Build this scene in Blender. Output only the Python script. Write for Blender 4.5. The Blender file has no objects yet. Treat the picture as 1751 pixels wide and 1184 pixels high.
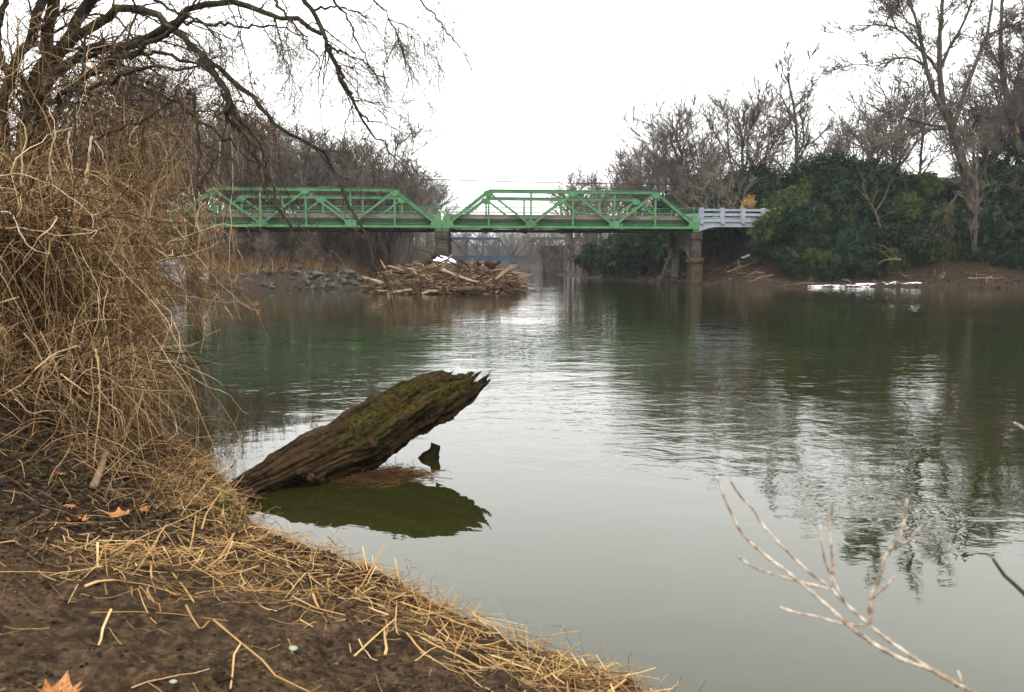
import bpy, math, random
import numpy as np
rad = math.radians
SC = bpy.context.scene
COL = SC.collection

# ------------------------------------------------------------------ camera, sky, sun, exposure
FPX = 1362.0                       # focal length in photo pixels (photo is 1751 x 1184)
CU, CV = 875.5, 592.0
PITCH = math.atan(145.0 / FPX)
CAMZ = 2.6
cam_d = bpy.data.cameras.new("camera"); cam = bpy.data.objects.new("camera", cam_d); COL.objects.link(cam)
cam_d.sensor_width = 36.0; cam_d.lens = 36.0 * FPX / 1751.0
cam_d.clip_start = 0.05; cam_d.clip_end = 4000
cam.location = (0, 0, CAMZ); cam.rotation_euler = (math.pi / 2 - PITCH, 0, 0)
cam_d.dof.use_dof = True; cam_d.dof.focus_distance = 22.0; cam_d.dof.aperture_fstop = 4.2
SC.camera = cam
SC.view_settings.view_transform = 'Standard'; SC.view_settings.look = 'None'
SC.view_settings.exposure = 0.65; SC.view_settings.gamma = 1.0
SC.render.engine = 'CYCLES'
SC.cycles.max_bounces = 6; SC.cycles.transparent_max_bounces = 8; SC.cycles.volume_bounces = 1

W = bpy.data.worlds.new("World"); SC.world = W; W.use_nodes = True
wn = W.node_tree.nodes; wl = W.node_tree.links
bgn = wn['Background']
sky = wn.new('ShaderNodeTexSky'); sky.sky_type = 'NISHITA'; sky.sun_disc = False
SUN_EL, SUN_ROT = 48.0, 200.0
sky.sun_elevation = rad(SUN_EL); sky.sun_rotation = rad(SUN_ROT)
sky.dust_density = 6.0; sky.air_density = 1.0; sky.ozone_density = 1.0
hs = wn.new('ShaderNodeHueSaturation'); hs.inputs['Saturation'].default_value = 0.10
hs.inputs['Value'].default_value = 1.0
mxs = wn.new('ShaderNodeMix'); mxs.data_type = 'RGBA'; mxs.inputs[0].default_value = 0.72   # the even grey cloud deck
mxs.inputs[7].default_value = (15.9, 15.95, 15.7, 1)
wl.new(sky.outputs[0], hs.inputs['Color']); wl.new(hs.outputs[0], mxs.inputs[6]); 
# an overcast sky is dimmer near the horizon than overhead
stc = wn.new('ShaderNodeTexCoord'); ssp = wn.new('ShaderNodeSeparateXYZ'); wl.new(stc.outputs['Generated'], ssp.inputs[0])
smr = wn.new('ShaderNodeMapRange'); smr.inputs[1].default_value = 0.03; smr.inputs[2].default_value = 0.40; smr.inputs[3].default_value = 0.62; smr.inputs[4].default_value = 1.14; wl.new(ssp.outputs[2], smr.inputs[0])
svm = wn.new('ShaderNodeVectorMath'); svm.operation = 'SCALE'; wl.new(mxs.outputs[2], svm.inputs[0]); wl.new(smr.outputs[0], svm.inputs['Scale']); wl.new(svm.outputs[0], bgn.inputs['Color'])
bgn.inputs['Strength'].default_value = 0.15

sun_d = bpy.data.lights.new("sun", 'SUN'); sun_o = bpy.data.objects.new("sun", sun_d); COL.objects.link(sun_o)
sun_d.energy = 0.7; sun_d.angle = rad(25); sun_d.color = (1.0, 0.96, 0.9)
# light comes from azimuth SUN_ROT (clockwise from +Y), elevation SUN_EL
az = rad(SUN_ROT); el = rad(SUN_EL)
from mathutils import Vector
sd = Vector((math.sin(az) * math.cos(el), math.cos(az) * math.cos(el), math.sin(el)))
sun_o.rotation_euler = (-sd).to_track_quat('-Z', 'Y').to_euler(); sun_o.location = (0, -20, 60)

# ------------------------------------------------------------------ projection helpers
_s, _c = math.sin(PITCH), math.cos(PITCH)
def ray(u, v):
    x = (u - CU) / FPX; y = (CV - v) / FPX
    return np.array([x, _c + y * _s, -_s + y * _c])
def P(u, v, Y):
    r = ray(u, v); return np.array([0, 0, CAMZ]) + r * (Y / r[1])
def PZ(u, v, z):
    r = ray(u, v); return np.array([0, 0, CAMZ]) + r * ((z - CAMZ) / r[2])

# ------------------------------------------------------------------ numpy noise
def _hash(ix, iy, iz):
    h = (ix * 374761393 + iy * 668265263 + iz * 2147483647 * 3 + 1013904223) & 0xffffffff
    h = ((h ^ (h >> 13)) * 1274126177) & 0xffffffff
    h = (h ^ (h >> 16)) & 0xffff
    return h / 65535.0 * 2 - 1
def vnoise(x, y, z=0.0):
    x, y, z = np.broadcast_arrays(np.asarray(x, float), y, z)
    xi = np.floor(x).astype(np.int64); yi = np.floor(y).astype(np.int64); zi = np.floor(z).astype(np.int64)
    f = lambda t: t * t * (3 - 2 * t)
    u, v, w = f(x - xi), f(y - yi), f(z - zi)
    r = 0
    for a in (0, 1):
        for b in (0, 1):
            for c in (0, 1):
                r = r + _hash(xi + a, yi + b, zi + c) * (u if a else 1 - u) * (v if b else 1 - v) * (w if c else 1 - w)
    return r
def fbm(x, y, z=0.0, o=4):
    r = 0; a = 0.5
    for i in range(o):
        r = r + a * vnoise(x * 2 ** i + 17 * i, y * 2 ** i - 9 * i, z * 2 ** i); a *= 0.5
    return r
def smooth(a, b, x):
    t = np.clip((x - a) / (b - a), 0, 1); return t * t * (3 - 2 * t)

# ------------------------------------------------------------------ mesh helpers
class Geo:
    """collects quads / triangles, with one material slot index and one tint number per face"""
    def __init__(s): s.v = []; s.q = []; s.t = []; s.qm = []; s.tm = []; s.qr = []; s.tr = []; s.n = 0
    def add(s, v, f, mat=0, tint=0.5):
        v = np.asarray(v, float).reshape(-1, 3); f = np.asarray(f, int)
        if len(f) == 0: return
        mm = np.broadcast_to(np.asarray(mat, int), (len(f),)); tt = np.broadcast_to(np.asarray(tint, float), (len(f),))
        if f.shape[1] == 4: s.q.append(f + s.n); s.qm.append(mm); s.qr.append(tt)
        else: s.t.append(f + s.n); s.tm.append(mm); s.tr.append(tt)
        s.v.append(v); s.n += len(v)
    def tubes(s, Pn, R, sides=4, mat=0, tint=0.5, cap=False, flat=1.0):
        Pn = np.asarray(Pn, float); R = np.asarray(R, float)
        if Pn.ndim == 2: Pn = Pn[None]; R = R[None]
        if cap:
            Pn = np.concatenate([Pn[:, :1], Pn, Pn[:, -1:]], 1); z = np.zeros((len(R), 1)); R = np.concatenate([z, R, z], 1)
            T = np.gradient(Pn[:, 1:-1], axis=1); T = np.concatenate([T[:, :1], T, T[:, -1:]], 1)
        else: T = np.gradient(Pn, axis=1)
        m, n, _ = Pn.shape
        T /= np.linalg.norm(T, axis=2, keepdims=True) + 1e-12
        mean = T.mean(1)
        ref = np.where((np.abs(mean[:, 2]) > 0.75)[:, None], np.array([1.0, 0.13, 0]), np.array([0.05, 0.11, 1.0]))[:, None, :]
        A = np.cross(T, ref); A /= np.linalg.norm(A, axis=2, keepdims=True) + 1e-9
        B = np.cross(T, A)
        ang = np.arange(sides) * 2 * np.pi / sides
        V = Pn[:, :, None, :] + R[:, :, None, None] * (np.cos(ang)[None, None, :, None] * A[:, :, None, :] + flat * np.sin(ang)[None, None, :, None] * B[:, :, None, :])
        idx = np.arange(m * n * sides).reshape(m, n, sides)
        a = idx[:, :-1, :]; b = np.roll(idx, -1, 2)[:, :-1, :]; c = np.roll(idx, -1, 2)[:, 1:, :]; d = idx[:, 1:, :]
        F = np.stack([a, b, c, d], -1).reshape(-1, 4)
        per = (n - 1) * sides
        s.add(V.reshape(-1, 3), F, np.repeat(np.broadcast_to(mat, (m,)), per), np.repeat(np.broadcast_to(tint, (m,)), per))
    def box(s, lo, hi, mat=0, M=None):
        x0, y0, z0 = lo; x1, y1, z1 = hi
        v = np.array([[x0,y0,z0],[x1,y0,z0],[x1,y1,z0],[x0,y1,z0],[x0,y0,z1],[x1,y0,z1],[x1,y1,z1],[x0,y1,z1]], float)
        if M is not None: v = M(v)
        s.add(v, [[0,3,2,1],[4,5,6,7],[0,1,5,4],[1,2,6,5],[2,3,7,6],[3,0,4,7]], mat)
    def beam(s, a, b, w, h, up=(0, 0, 1), mat=0):
        a = np.asarray(a, float); b = np.asarray(b, float); t = b - a; t /= np.linalg.norm(t)
        side = np.cross(t, up); side /= np.linalg.norm(side) + 1e-9; u = np.cross(side, t)
        v = [p + sx * side * w / 2 + sz * u * h / 2 for p in (a, b) for sx, sz in ((-1,-1),(1,-1),(1,1),(-1,1))]
        s.add(v, [[0,1,2,3],[7,6,5,4],[0,4,5,1],[1,5,6,2],[2,6,7,3],[3,7,4,0]], mat)
    def prism(s, poly, axis, depth, mat=0):
        """convex or fan-able polygon (n,3) pushed along axis*depth"""
        p = np.asarray(poly, float); n = len(p); q = p + np.asarray(axis, float) * depth
        v = np.concatenate([p, q, p.mean(0)[None], q.mean(0)[None]])
        s.add(v, [[i, (i + 1) % n, n + (i + 1) % n, n + i] for i in range(n)], mat)
        s.add(v, [[2 * n, (i + 1) % n, i] for i in range(n)] + [[2 * n + 1, n + i, n + (i + 1) % n] for i in range(n)], mat)
    def mesh(s, name, mats, smooth_=False, origin=None):
        me = bpy.data.meshes.new(name)
        v = np.concatenate(s.v) if s.v else np.zeros((0, 3))
        if origin is not None: v = v - np.asarray(origin, float)
        q = np.concatenate(s.q) if s.q else np.zeros((0, 4), int); t = np.concatenate(s.t) if s.t else np.zeros((0, 3), int)
        me.vertices.add(len(v)); me.vertices.foreach_set('co', v.astype(np.float32).ravel())
        li = np.concatenate([q.ravel(), t.ravel()]).astype(np.int32)
        me.loops.add(len(li)); me.loops.foreach_set('vertex_index', li)
        nf = len(q) + len(t); me.polygons.add(nf)
        st = np.concatenate([np.arange(len(q)) * 4, len(q) * 4 + np.arange(len(t)) * 3]).astype(np.int32)
        me.polygons.foreach_set('loop_start', st)
        mi = np.concatenate([*s.qm, *s.tm]).astype(np.int32) if nf else np.zeros(0, np.int32)
        me.update(calc_edges=True)
        for m in (mats if isinstance(mats, (list, tuple)) else [mats]): me.materials.append(m)
        me.polygons.foreach_set('material_index', mi)
        me.polygons.foreach_set('use_smooth', np.full(nf, smooth_, bool))
        at = me.attributes.new('tint', 'FLOAT', 'FACE'); at.data.foreach_set('value', np.concatenate([*s.qr, *s.tr]).astype(np.float32))
        me.validate(); me.update()
        return me
def obj(name, me, parent=None, loc=(0, 0, 0), rz=0.0, label=None):
    if isinstance(me, tuple): me = me[0].mesh(name, me[1], *me[2:])
    o = bpy.data.objects.new(name, me); COL.objects.link(o); o.location = loc; o.rotation_euler = (0, 0, rz)
    if parent is not None: o.parent = parent
    if label: o['label'] = label
    return o
def tag(o, label, cat, group=None, kind=None):
    o['label'] = label; o['category'] = cat
    if group: o['group'] = group
    if kind: o['kind'] = kind
    return o
def thing(name, label, cat, loc=(0, 0, 0), rz=0.0, group=None):
    o = bpy.data.objects.new(name, None); COL.objects.link(o); o.location = loc; o.rotation_euler = (0, 0, rz)
    o.empty_display_size = 0.2
    return tag(o, label, cat, group)
def struct(o): o['kind'] = 'structure'; return o
def copy_tree(o, loc, rz=0.0, sc=1.0, label=None, group=None, tilt=(0, 0)):
    r = o.copy(); COL.objects.link(r); r.location = loc; r.rotation_euler = (tilt[0], tilt[1], rz)
    r.scale = sc if isinstance(sc, (tuple, list)) else (sc, sc, sc)
    if label: r['label'] = label
    if group: r['group'] = group
    for ch in list(o.children):
        c = ch.copy(); COL.objects.link(c); c.parent = r
        for g in list(ch.children):
            d = g.copy(); COL.objects.link(d); d.parent = c
    return r

# ------------------------------------------------------------------ materials
ALB = .66          # scales ramp colours down to balance the raised exposure
def mat(name, stops, scale=4.0, rough=0.85, bump=0.0, bscale=None, stretch=(1, 1, 1), tintw=0.0, spec=0.05, detail=6.0, coord='Object', bdist=0.02):
    """noise driven colour ramp; tintw mixes in the per-face 'tint' number (the piece's own colour)"""
    m = bpy.data.materials.new(name); m.use_nodes = True; nt = m.node_tree; N = nt.nodes; L = nt.links
    b = N['Principled BSDF']; b.inputs['Roughness'].default_value = rough; b.inputs['Specular IOR Level'].default_value = spec
    tc = N.new('ShaderNodeTexCoord'); mp = N.new('ShaderNodeMapping'); mp.inputs['Scale'].default_value = stretch
    L.new(tc.outputs[coord], mp.inputs[0])
    nz = N.new('ShaderNodeTexNoise'); nz.inputs['Scale'].default_value = scale; nz.inputs['Detail'].default_value = detail; nz.inputs['Roughness'].default_value = 0.65
    L.new(mp.outputs[0], nz.inputs['Vector'])
    fac = nz.outputs['Fac']
    # widen the noise so that the ramp is used end to end
    mr = N.new('ShaderNodeMapRange'); mr.inputs[1].default_value = 0.3; mr.inputs[2].default_value = 0.7; L.new(fac, mr.inputs[0]); fac = mr.outputs[0]
    if tintw > 0:
        at = N.new('ShaderNodeAttribute'); at.attribute_name = 'tint'
        mx = N.new('ShaderNodeMix'); mx.inputs[0].default_value = tintw; L.new(fac, mx.inputs[2]); L.new(at.outputs['Fac'], mx.inputs[3]); fac = mx.outputs[0]
    cr = N.new('ShaderNodeValToRGB'); e = cr.color_ramp.elements
    while len(e) < len(stops): e.new(0.5)
    K_ = 1.0 if name in ('old_snow',) else ALB
    for i, (p, c) in enumerate(stops): e[i].position = p; e[i].color = (*(q * K_ for q in c), 1)
    L.new(fac, cr.inputs[0]); L.new(cr.outputs[0], b.inputs['Base Color'])
    if bump > 0:
        bz = N.new('ShaderNodeTexNoise'); bz.inputs['Scale'].default_value = bscale or scale * 3; bz.inputs['Detail'].default_value = 8
        L.new(mp.outputs[0], bz.inputs['Vector'])
        bp = N.new('ShaderNodeBump'); bp.inputs['Strength'].default_value = bump; bp.inputs['Distance'].default_value = bdist
        L.new(bz.outputs['Fac'], bp.inputs['Height']); L.new(bp.outputs[0], b.inputs['Normal'])
    return m

M = {}
M['bark_dark'] = mat('dark_bark', [(0, (.012, .010, .007)), (.6, (.03, .026, .018)), (1, (.06, .056, .04))], 5, .9, .8, 22, (1, 1, .25))
M['bark_grey'] = mat('grey_bark', [(0, (.03, .026, .02)), (.6, (.08, .066, .048)), (1, (.17, .145, .115))], 2.5, .9, .6, 9, (1, 1, .3), bdist=.05)
M['bark_far'] = mat('far_bark', [(0, (.035, .03, .024)), (1, (.10, .085, .068))], 1.2, .9)
M['twig_far'] = mat('far_twigs', [(0, (.07, .057, .046)), (1, (.20, .168, .14))], .6, .9)
M['twig_red'] = mat('reddish_twigs', [(0, (.02, .015, .011)), (.5, (.06, .044, .032)), (1, (.17, .12, .08))], 1.5, .85, tintw=.7)
M['bark_mossy'] = mat('mossy_bark', [(0, (.012, .010, .007)), (.5, (.035, .030, .019)), (.8, (.06, .055, .028)), (1, (.10, .095, .06))], 4, .92, 1.0, 26, (1, 1, .5))
M['bark_bare'] = mat('stripped_orange_wood', [(0, (.25, .10, .03)), (1, (.5, .24, .09))], 3, .8, .4)
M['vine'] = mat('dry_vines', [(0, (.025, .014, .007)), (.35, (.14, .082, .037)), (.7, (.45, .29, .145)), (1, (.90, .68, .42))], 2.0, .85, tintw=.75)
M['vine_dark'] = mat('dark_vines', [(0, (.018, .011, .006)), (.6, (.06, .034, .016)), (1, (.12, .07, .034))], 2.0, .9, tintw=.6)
M['vine_pale'] = mat('pale_vine_stems', [(0, (.30, .19, .10)), (.5, (.62, .44, .27)), (1, (.9, .72, .50))], 3.0, .8, .4, 60)
M['straw'] = mat('straw', [(0, (.04, .02, .008)), (.3, (.17, .092, .034)), (.65, (.46, .28, .11)), (1, (.85, .60, .32))], 6.0, .7, tintw=.8)
M['leaf'] = mat('dead_maple_leaf', [(0, (.22, .08, .03)), (.6, (.45, .20, .08)), (1, (.60, .33, .16))], 14, .75, .3, 60)
M['litter'] = mat('fallen_leaf_litter', [(0, (.012, .006, .003)), (.5, (.07, .034, .014)), (.85, (.22, .11, .04)), (1, (.40, .26, .12))], 6, .85, tintw=.85)
M['bamboo'] = mat('dark_bamboo_leaves', [(0, (.003, .008, .005)), (.4, (.011, .029, .014)), (.72, (.036, .076, .030)), (1, (.14, .20, .065))], .5, .6, tintw=.8)
M['bamboo_y'] = mat('yellowing_bamboo_leaves', [(0, (.014, .026, .009)), (.4, (.045, .07, .020)), (.75, (.11, .14, .035)), (1, (.26, .23, .06))], .9, .6, tintw=.65)
M['culm'] = mat('bamboo_culms', [(0, (.02, .03, .012)), (1, (.07, .08, .035))], 2, .7)
M['plume_gold'] = mat('dead_golden_bamboo', [(0, (.22, .13, .04)), (1, (.62, .40, .16))], 3, .8, tintw=.7)
M['plume_pale'] = mat('pale_dead_leaves', [(0, (.07, .065, .035)), (1, (.34, .30, .19))], 3, .8, tintw=.7)
M['twig_brown'] = mat('dry_brown_twigs', [(0, (.05, .035, .022)), (1, (.20, .15, .095))], 2, .9)
M['grass'] = mat('green_grass', [(0, (.02, .05, .008)), (1, (.07, .14, .025))], 5, .6, tintw=.6)
M['green_paint'] = mat('green_bridge_paint', [(0, (.07, .075, .04)), (.10, (.05, .14, .06)), (.5, (.082, .212, .092)), (1, (.11, .27, .12))], .8, .55, .15, 30, spec=.15)
M['green_shade'] = mat('shaded_green_paint', [(0, (.035, .085, .04)), (1, (.065, .15, .07))], .8, .6)  # darker bridge green for parts below deck level, shade painted in
M['steel_dark'] = mat('near_black_steel', [(0, (.006, .008, .007)), (1, (.02, .022, .02))], 1.5, .75)  # near-black steel for the framing below the bridge decks
M['concrete'] = mat('weathered_beige_concrete', [(0, (.11, .095, .075)), (.5, (.20, .18, .145)), (1, (.29, .265, .22))], 1.0, .9, .3, 12, (1, 1, 2.5))
M['white_concrete'] = mat('pale_grey_blue_concrete', [(0, (.20, .23, .265)), (.5, (.28, .315, .355)), (1, (.34, .375, .415))], .9, .85, .15, 14)
M['asphalt'] = mat('asphalt', [(0, (.03, .03, .03)), (1, (.06, .06, .06))], 3, .9)
M['blue_paint'] = mat('hazy_blue_paint', [(0, (.022, .045, .08)), (1, (.045, .08, .13))], .5, .6)  # blue paint lightened, distance haze put into the colour
M['rust_steel'] = mat('grey_brown_steel', [(0, (.035, .04, .05)), (1, (.08, .075, .075))], .5, .7)
M['snow'] = mat('old_snow', [(0, (.62, .64, .68)), (1, (.86, .87, .9))], 3, .7, .5, 9)
M['cable'] = mat('cable_rubber', [(0, (.02, .02, .02)), (1, (.05, .04, .04))], 3, .6)
M['drift_pale'] = mat('pale_driftwood', [(0, (.12, .075, .045)), (.5, (.27, .185, .12)), (1, (.46, .35, .25))], 1.6, .85, .4, 14, (1, 1, 1), tintw=.55)
M['drift_brown'] = mat('brown_driftwood', [(0, (.010, .006, .004)), (.45, (.068, .040, .023)), (1, (.27, .165, .095))], 1.6, .9, .4, 14, tintw=.6)
M['rock'] = mat('grey_bank_rock', [(0, (.015, .014, .012)), (.5, (.055, .051, .044)), (1, (.16, .15, .13))], 1.6, .9, .6, 7, bdist=.05)

def stone_mat(name, c, stain):
    m = bpy.data.materials.new(name); m.use_nodes = True; nt = m.node_tree; N = nt.nodes; L = nt.links; b = N['Principled BSDF']
    b.inputs['Roughness'].default_value = .92; b.inputs['Specular IOR Level'].default_value = .1
    ge = N.new('ShaderNodeTexCoord'); sp = N.new('ShaderNodeSeparateXYZ'); L.new(ge.outputs['Object'], sp.inputs[0])
    ad = N.new('ShaderNodeMath'); ad.operation = 'ADD'; L.new(sp.outputs[0], ad.inputs[0]); L.new(sp.outputs[1], ad.inputs[1])
    cb = N.new('ShaderNodeCombineXYZ'); L.new(ad.outputs[0], cb.inputs[0]); L.new(sp.outputs[2], cb.inputs[1])
    br = N.new('ShaderNodeTexBrick'); br.inputs['Scale'].default_value = 1.0; br.inputs['Brick Width'].default_value = .62; br.inputs['Row Height'].default_value = .30
    br.inputs['Mortar Size'].default_value = .022; br.inputs['Color1'].default_value = (*c[0], 1); br.inputs['Color2'].default_value = (*c[1], 1); br.inputs['Mortar'].default_value = (*c[2], 1)
    L.new(cb.outputs[0], br.inputs['Vector'])
    nz = N.new('ShaderNodeTexNoise'); nz.inputs['Scale'].default_value = 1.3; nz.inputs['Detail'].default_value = 7; L.new(ge.outputs['Object'], nz.inputs['Vector'])
    mr = N.new('ShaderNodeMapRange'); mr.inputs[1].default_value = .42; mr.inputs[2].default_value = .62; L.new(nz.outputs['Fac'], mr.inputs[0])
    mx = N.new('ShaderNodeMix'); mx.data_type = 'RGBA'; mx.inputs[7].default_value = (*stain, 1)
    L.new(mr.outputs[0], mx.inputs[0]); L.new(br.outputs['Color'], mx.inputs[6]); L.new(mx.outputs[2], b.inputs['Base Color'])
    bp = N.new('ShaderNodeBump'); bp.inputs['Strength'].default_value = .6; bp.inputs['Distance'].default_value = .05
    L.new(br.outputs['Fac'], bp.inputs['Height']); bp.invert = True; L.new(bp.outputs[0], b.inputs['Normal'])
    return m
M['pier_stone'] = stone_mat('dark_pier_stone', ((.042, .034, .027), (.068, .054, .042), (.016, .013, .011)), (.025, .022, .019))
M['pier_wet'] = stone_mat('yellow_stained_pier_stone', ((.065, .052, .022), (.048, .036, .018), (.02, .013, .008)), (.03, .021, .012))

# ground -----------------------------------------------------------
def ground_mat():
    m = bpy.data.materials.new('ground'); m.use_nodes = True; nt = m.node_tree; N = nt.nodes; L = nt.links; b = N['Principled BSDF']
    geo = N.new('ShaderNodeNewGeometry')
    def nz(scale, det=8, ro=.65):
        n = N.new('ShaderNodeTexNoise'); n.inputs['Scale'].default_value = scale; n.inputs['Detail'].default_value = det; n.inputs['Roughness'].default_value = ro
        L.new(geo.outputs['Position'], n.inputs['Vector']); return n.outputs['Fac']
    def ramp(f, stops):
        r = N.new('ShaderNodeValToRGB'); e = r.color_ramp.elements
        while len(e) < len(stops): e.new(.5)
        for i, (p, c) in enumerate(stops): e[i].position = p; e[i].color = (*c, 1)
        L.new(f, r.inputs[0]); return r.outputs[0]
    def mix(f, a, c):
        x = N.new('ShaderNodeMix'); x.data_type = 'RGBA'
        if hasattr(f, 'is_output'): L.new(f, x.inputs[0])
        else: x.inputs[0].default_value = f
        L.new(a, x.inputs[6]); L.new(c, x.inputs[7]); return x.outputs[2]
    def mrange(f, a, c):
        x = N.new('ShaderNodeMapRange'); x.inputs[1].default_value = a; x.inputs[2].default_value = c; L.new(f, x.inputs[0]); return x.outputs[0]
    mud = ramp(nz(19), [(.34, (.006, .0035, .002)), (.46, (.030, .018, .009)), (.55, (.085, .052, .027)), (.68, (.18, .115, .062))])
    mud2 = ramp(nz(3.2), [(.38, (.012, .007, .004)), (.60, (.12, .074, .040))])
    mudc = mix(.4, mud, mud2)
    lit = ramp(nz(5, 12, .8), [(.38, (.003, .0022, .0016)), (.5, (.010, .007, .0045)), (.60, (.028, .018, .010)), (.72, (.10, .062, .034))])
    at = N.new('ShaderNodeAttribute'); at.attribute_name = 'leafy'
    wt = N.new('ShaderNodeAttribute'); wt.attribute_name = 'wet'      # the soaked soil under the tangle is darker earth
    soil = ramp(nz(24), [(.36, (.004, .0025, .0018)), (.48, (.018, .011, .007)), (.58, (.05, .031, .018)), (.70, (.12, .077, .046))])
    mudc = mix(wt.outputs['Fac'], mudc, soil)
    L.new(mix(at.outputs['Fac'], mudc, lit), b.inputs['Base Color'])
    L.new(mrange(nz(14), .3, .7), b.inputs['Roughness']) if False else None
    b.inputs['Roughness'].default_value = .85; b.inputs['Specular IOR Level'].default_value = .10
    bp = N.new('ShaderNodeBump'); bp.inputs['Strength'].default_value = 1.0; bp.inputs['Distance'].default_value = .09
    L.new(nz(16, 8, .7), bp.inputs['Height']); bp2 = N.new('ShaderNodeBump'); bp2.inputs['Strength'].default_value = .9; bp2.inputs['Distance'].default_value = .014
    L.new(nz(90, 5, .7), bp2.inputs['Height']); L.new(bp.outputs[0], bp2.inputs['Normal']); L.new(bp2.outputs[0], b.inputs['Normal'])
    return m
M['ground'] = ground_mat()

def water_mat():
    m = bpy.data.materials.new('river_water'); m.use_nodes = True; nt = m.node_tree; N = nt.nodes; L = nt.links; b = N['Principled BSDF']
    b.inputs['Base Color'].default_value = (.0125, .0138, .0036, 1); b.inputs['Roughness'].default_value = .015; b.inputs['Specular Tint'].default_value = (.96, 1.0, .86, 1); b.inputs['IOR'].default_value = 1.40
    geo = N.new('ShaderNodeNewGeometry')
    def nz(scale, det, st=(1, 1, 1), rot=0.0, ro=.5, dist=0.0):
        mp = N.new('ShaderNodeMapping'); mp.inputs['Scale'].default_value = st; mp.inputs['Rotation'].default_value = (0, 0, rot)
        L.new(geo.outputs['Position'], mp.inputs[0])
        n = N.new('ShaderNodeTexNoise'); n.inputs['Scale'].default_value = scale; n.inputs['Detail'].default_value = det; n.inputs['Roughness'].default_value = ro
        n.inputs['Distortion'].default_value = dist
        L.new(mp.outputs[0], n.inputs['Vector']); return n.outputs['Fac']
    def math_(op, a, c=None):
        x = N.new('ShaderNodeMath'); x.operation = op
        for i, q in enumerate((a, c)):
            if q is None: continue
            if hasattr(q, 'is_output'): L.new(q, x.inputs[i])
            else: x.inputs[i].default_value = q
        return x.outputs[0]
    def mrange(f, a, c, d=0., e=1., sm=True):
        x = N.new('ShaderNodeMapRange'); x.interpolation_type = 'SMOOTHSTEP' if sm else 'LINEAR'
        for i, q in enumerate((a, c, d, e)): x.inputs[i + 1].default_value = q
        L.new(f, x.inputs[0]); return x.outputs[0]
    sp = N.new('ShaderNodeSeparateXYZ'); L.new(geo.outputs['Position'], sp.inputs[0])
    X, Y = sp.outputs[0], sp.outputs[1]
    # distance across the river from the near bank: sheltered water there, ripples further out
    s = math_('ADD', Y, math_('MULTIPLY', X, .45))
    s = math_('ADD', s, mrange(nz(.14, 2), .3, .7, -3.5, 3.5))
    calm = mrange(s, 8.5, 15.0, .12, 1.0)
    patch = mrange(nz(.055, 3, (1, 2.2, 1)), .38, .62, .45, 1.25)
    far = mrange(Y, 16, 60, 1.0, .60)
    amp = math_('MULTIPLY', math_('MULTIPLY', calm, patch), far)
    slow = math_('MULTIPLY', nz(.55, 2, (1, 1.6, 1), .35), .022)
    mid = math_('MULTIPLY', nz(1.7, 3, (1, 1.5, 1), .3, .55, .6), .0140)
    fine = math_('MULTIPLY', math_('MULTIPLY', nz(6.5, 2, (1, 1.5, 1), .2, .5, .4), .0024), mrange(Y, 9, 26, 1.0, .22))
    big = math_('MULTIPLY', math_('ADD', mid, fine), amp)
    h = math_('ADD', big, math_('MULTIPLY', slow, mrange(s, 4, 20, .25, .8)))
    bp = N.new('ShaderNodeBump'); bp.inputs['Strength'].default_value = 1.0; bp.inputs['Distance'].default_value = 1.0
    L.new(h, bp.inputs['Height']); L.new(bp.outputs[0], b.inputs['Normal'])
    return m
M['water'] = water_mat()

# ------------------------------------------------------------------ river plan and terrain
LEFT = [PZ(u, v, .16)[:2] for u, v in [(1120, 1184), (985, 1135), (870, 1082), (760, 1035), (690, 992), (610, 955), (520, 935), (455, 905), (425, 865),
                                       (408, 830), (372, 790), (325, 762), (285, 738), (262, 705), (252, 655), (252, 610), (268, 560)]]
LEFT = [np.array(q) for q in [(60, -70), (14, -12), (6.0, -2.5), (2.6, 1.7)]] + LEFT
LEFT += [np.array(q) for q in [(-17, 38), (-21, 48)]]
LEFT += [PZ(u, v, 0)[:2] for u, v in [(400, 503), (480, 497), (560, 494), (650, 491)]]
LEFT += [np.array(q) for q in [(-15, 100), (-14, 125), (-9, 160), (-1, 205), (-2, 250), (-12, 300), (-60, 420), (-140, 600)]]
RIGHT = [np.array(q) for q in [(300, -60), (150, 20), (90, 58), (70, 71), (58, 77)]]
RIGHT += [PZ(u, v, 0)[:2] for u, v in [(1751, 493), (1560, 491.5), (1400, 491), (1290, 490), (1210, 488), (1150, 485), (1090, 481), (1020, 477), (970, 473), (950, 470)]]
RIGHT += [np.array(q) for q in [(9, 175), (19, 205), (26, 240), (16, 290), (-30, 420), (-110, 610)]]
LEFT = np.array(LEFT); RIGHT = np.array(RIGHT)
POLY = np.concatenate([LEFT, RIGHT[::-1]])
def dist_line(x, y, line):
    d = np.full(x.shape, 1e9)
    for a, b in zip(line[:-1], line[1:]):
        ab = b - a; t = np.clip(((x - a[0]) * ab[0] + (y - a[1]) * ab[1]) / (ab @ ab), 0, 1)
        d = np.minimum(d, np.hypot(x - a[0] - t * ab[0], y - a[1] - t * ab[1]))
    return d
def inside(x, y):
    r = np.zeros(x.shape, bool); n = len(POLY)
    for i in range(n):
        a = POLY[i]; b = POLY[(i + 1) % n]
        if a[1] == b[1]: continue
        c = (a[1] > y) != (b[1] > y)
        r ^= c & (x < (b[0] - a[0]) * (y - a[1]) / (b[1] - a[1]) + a[0])
    return r
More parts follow.
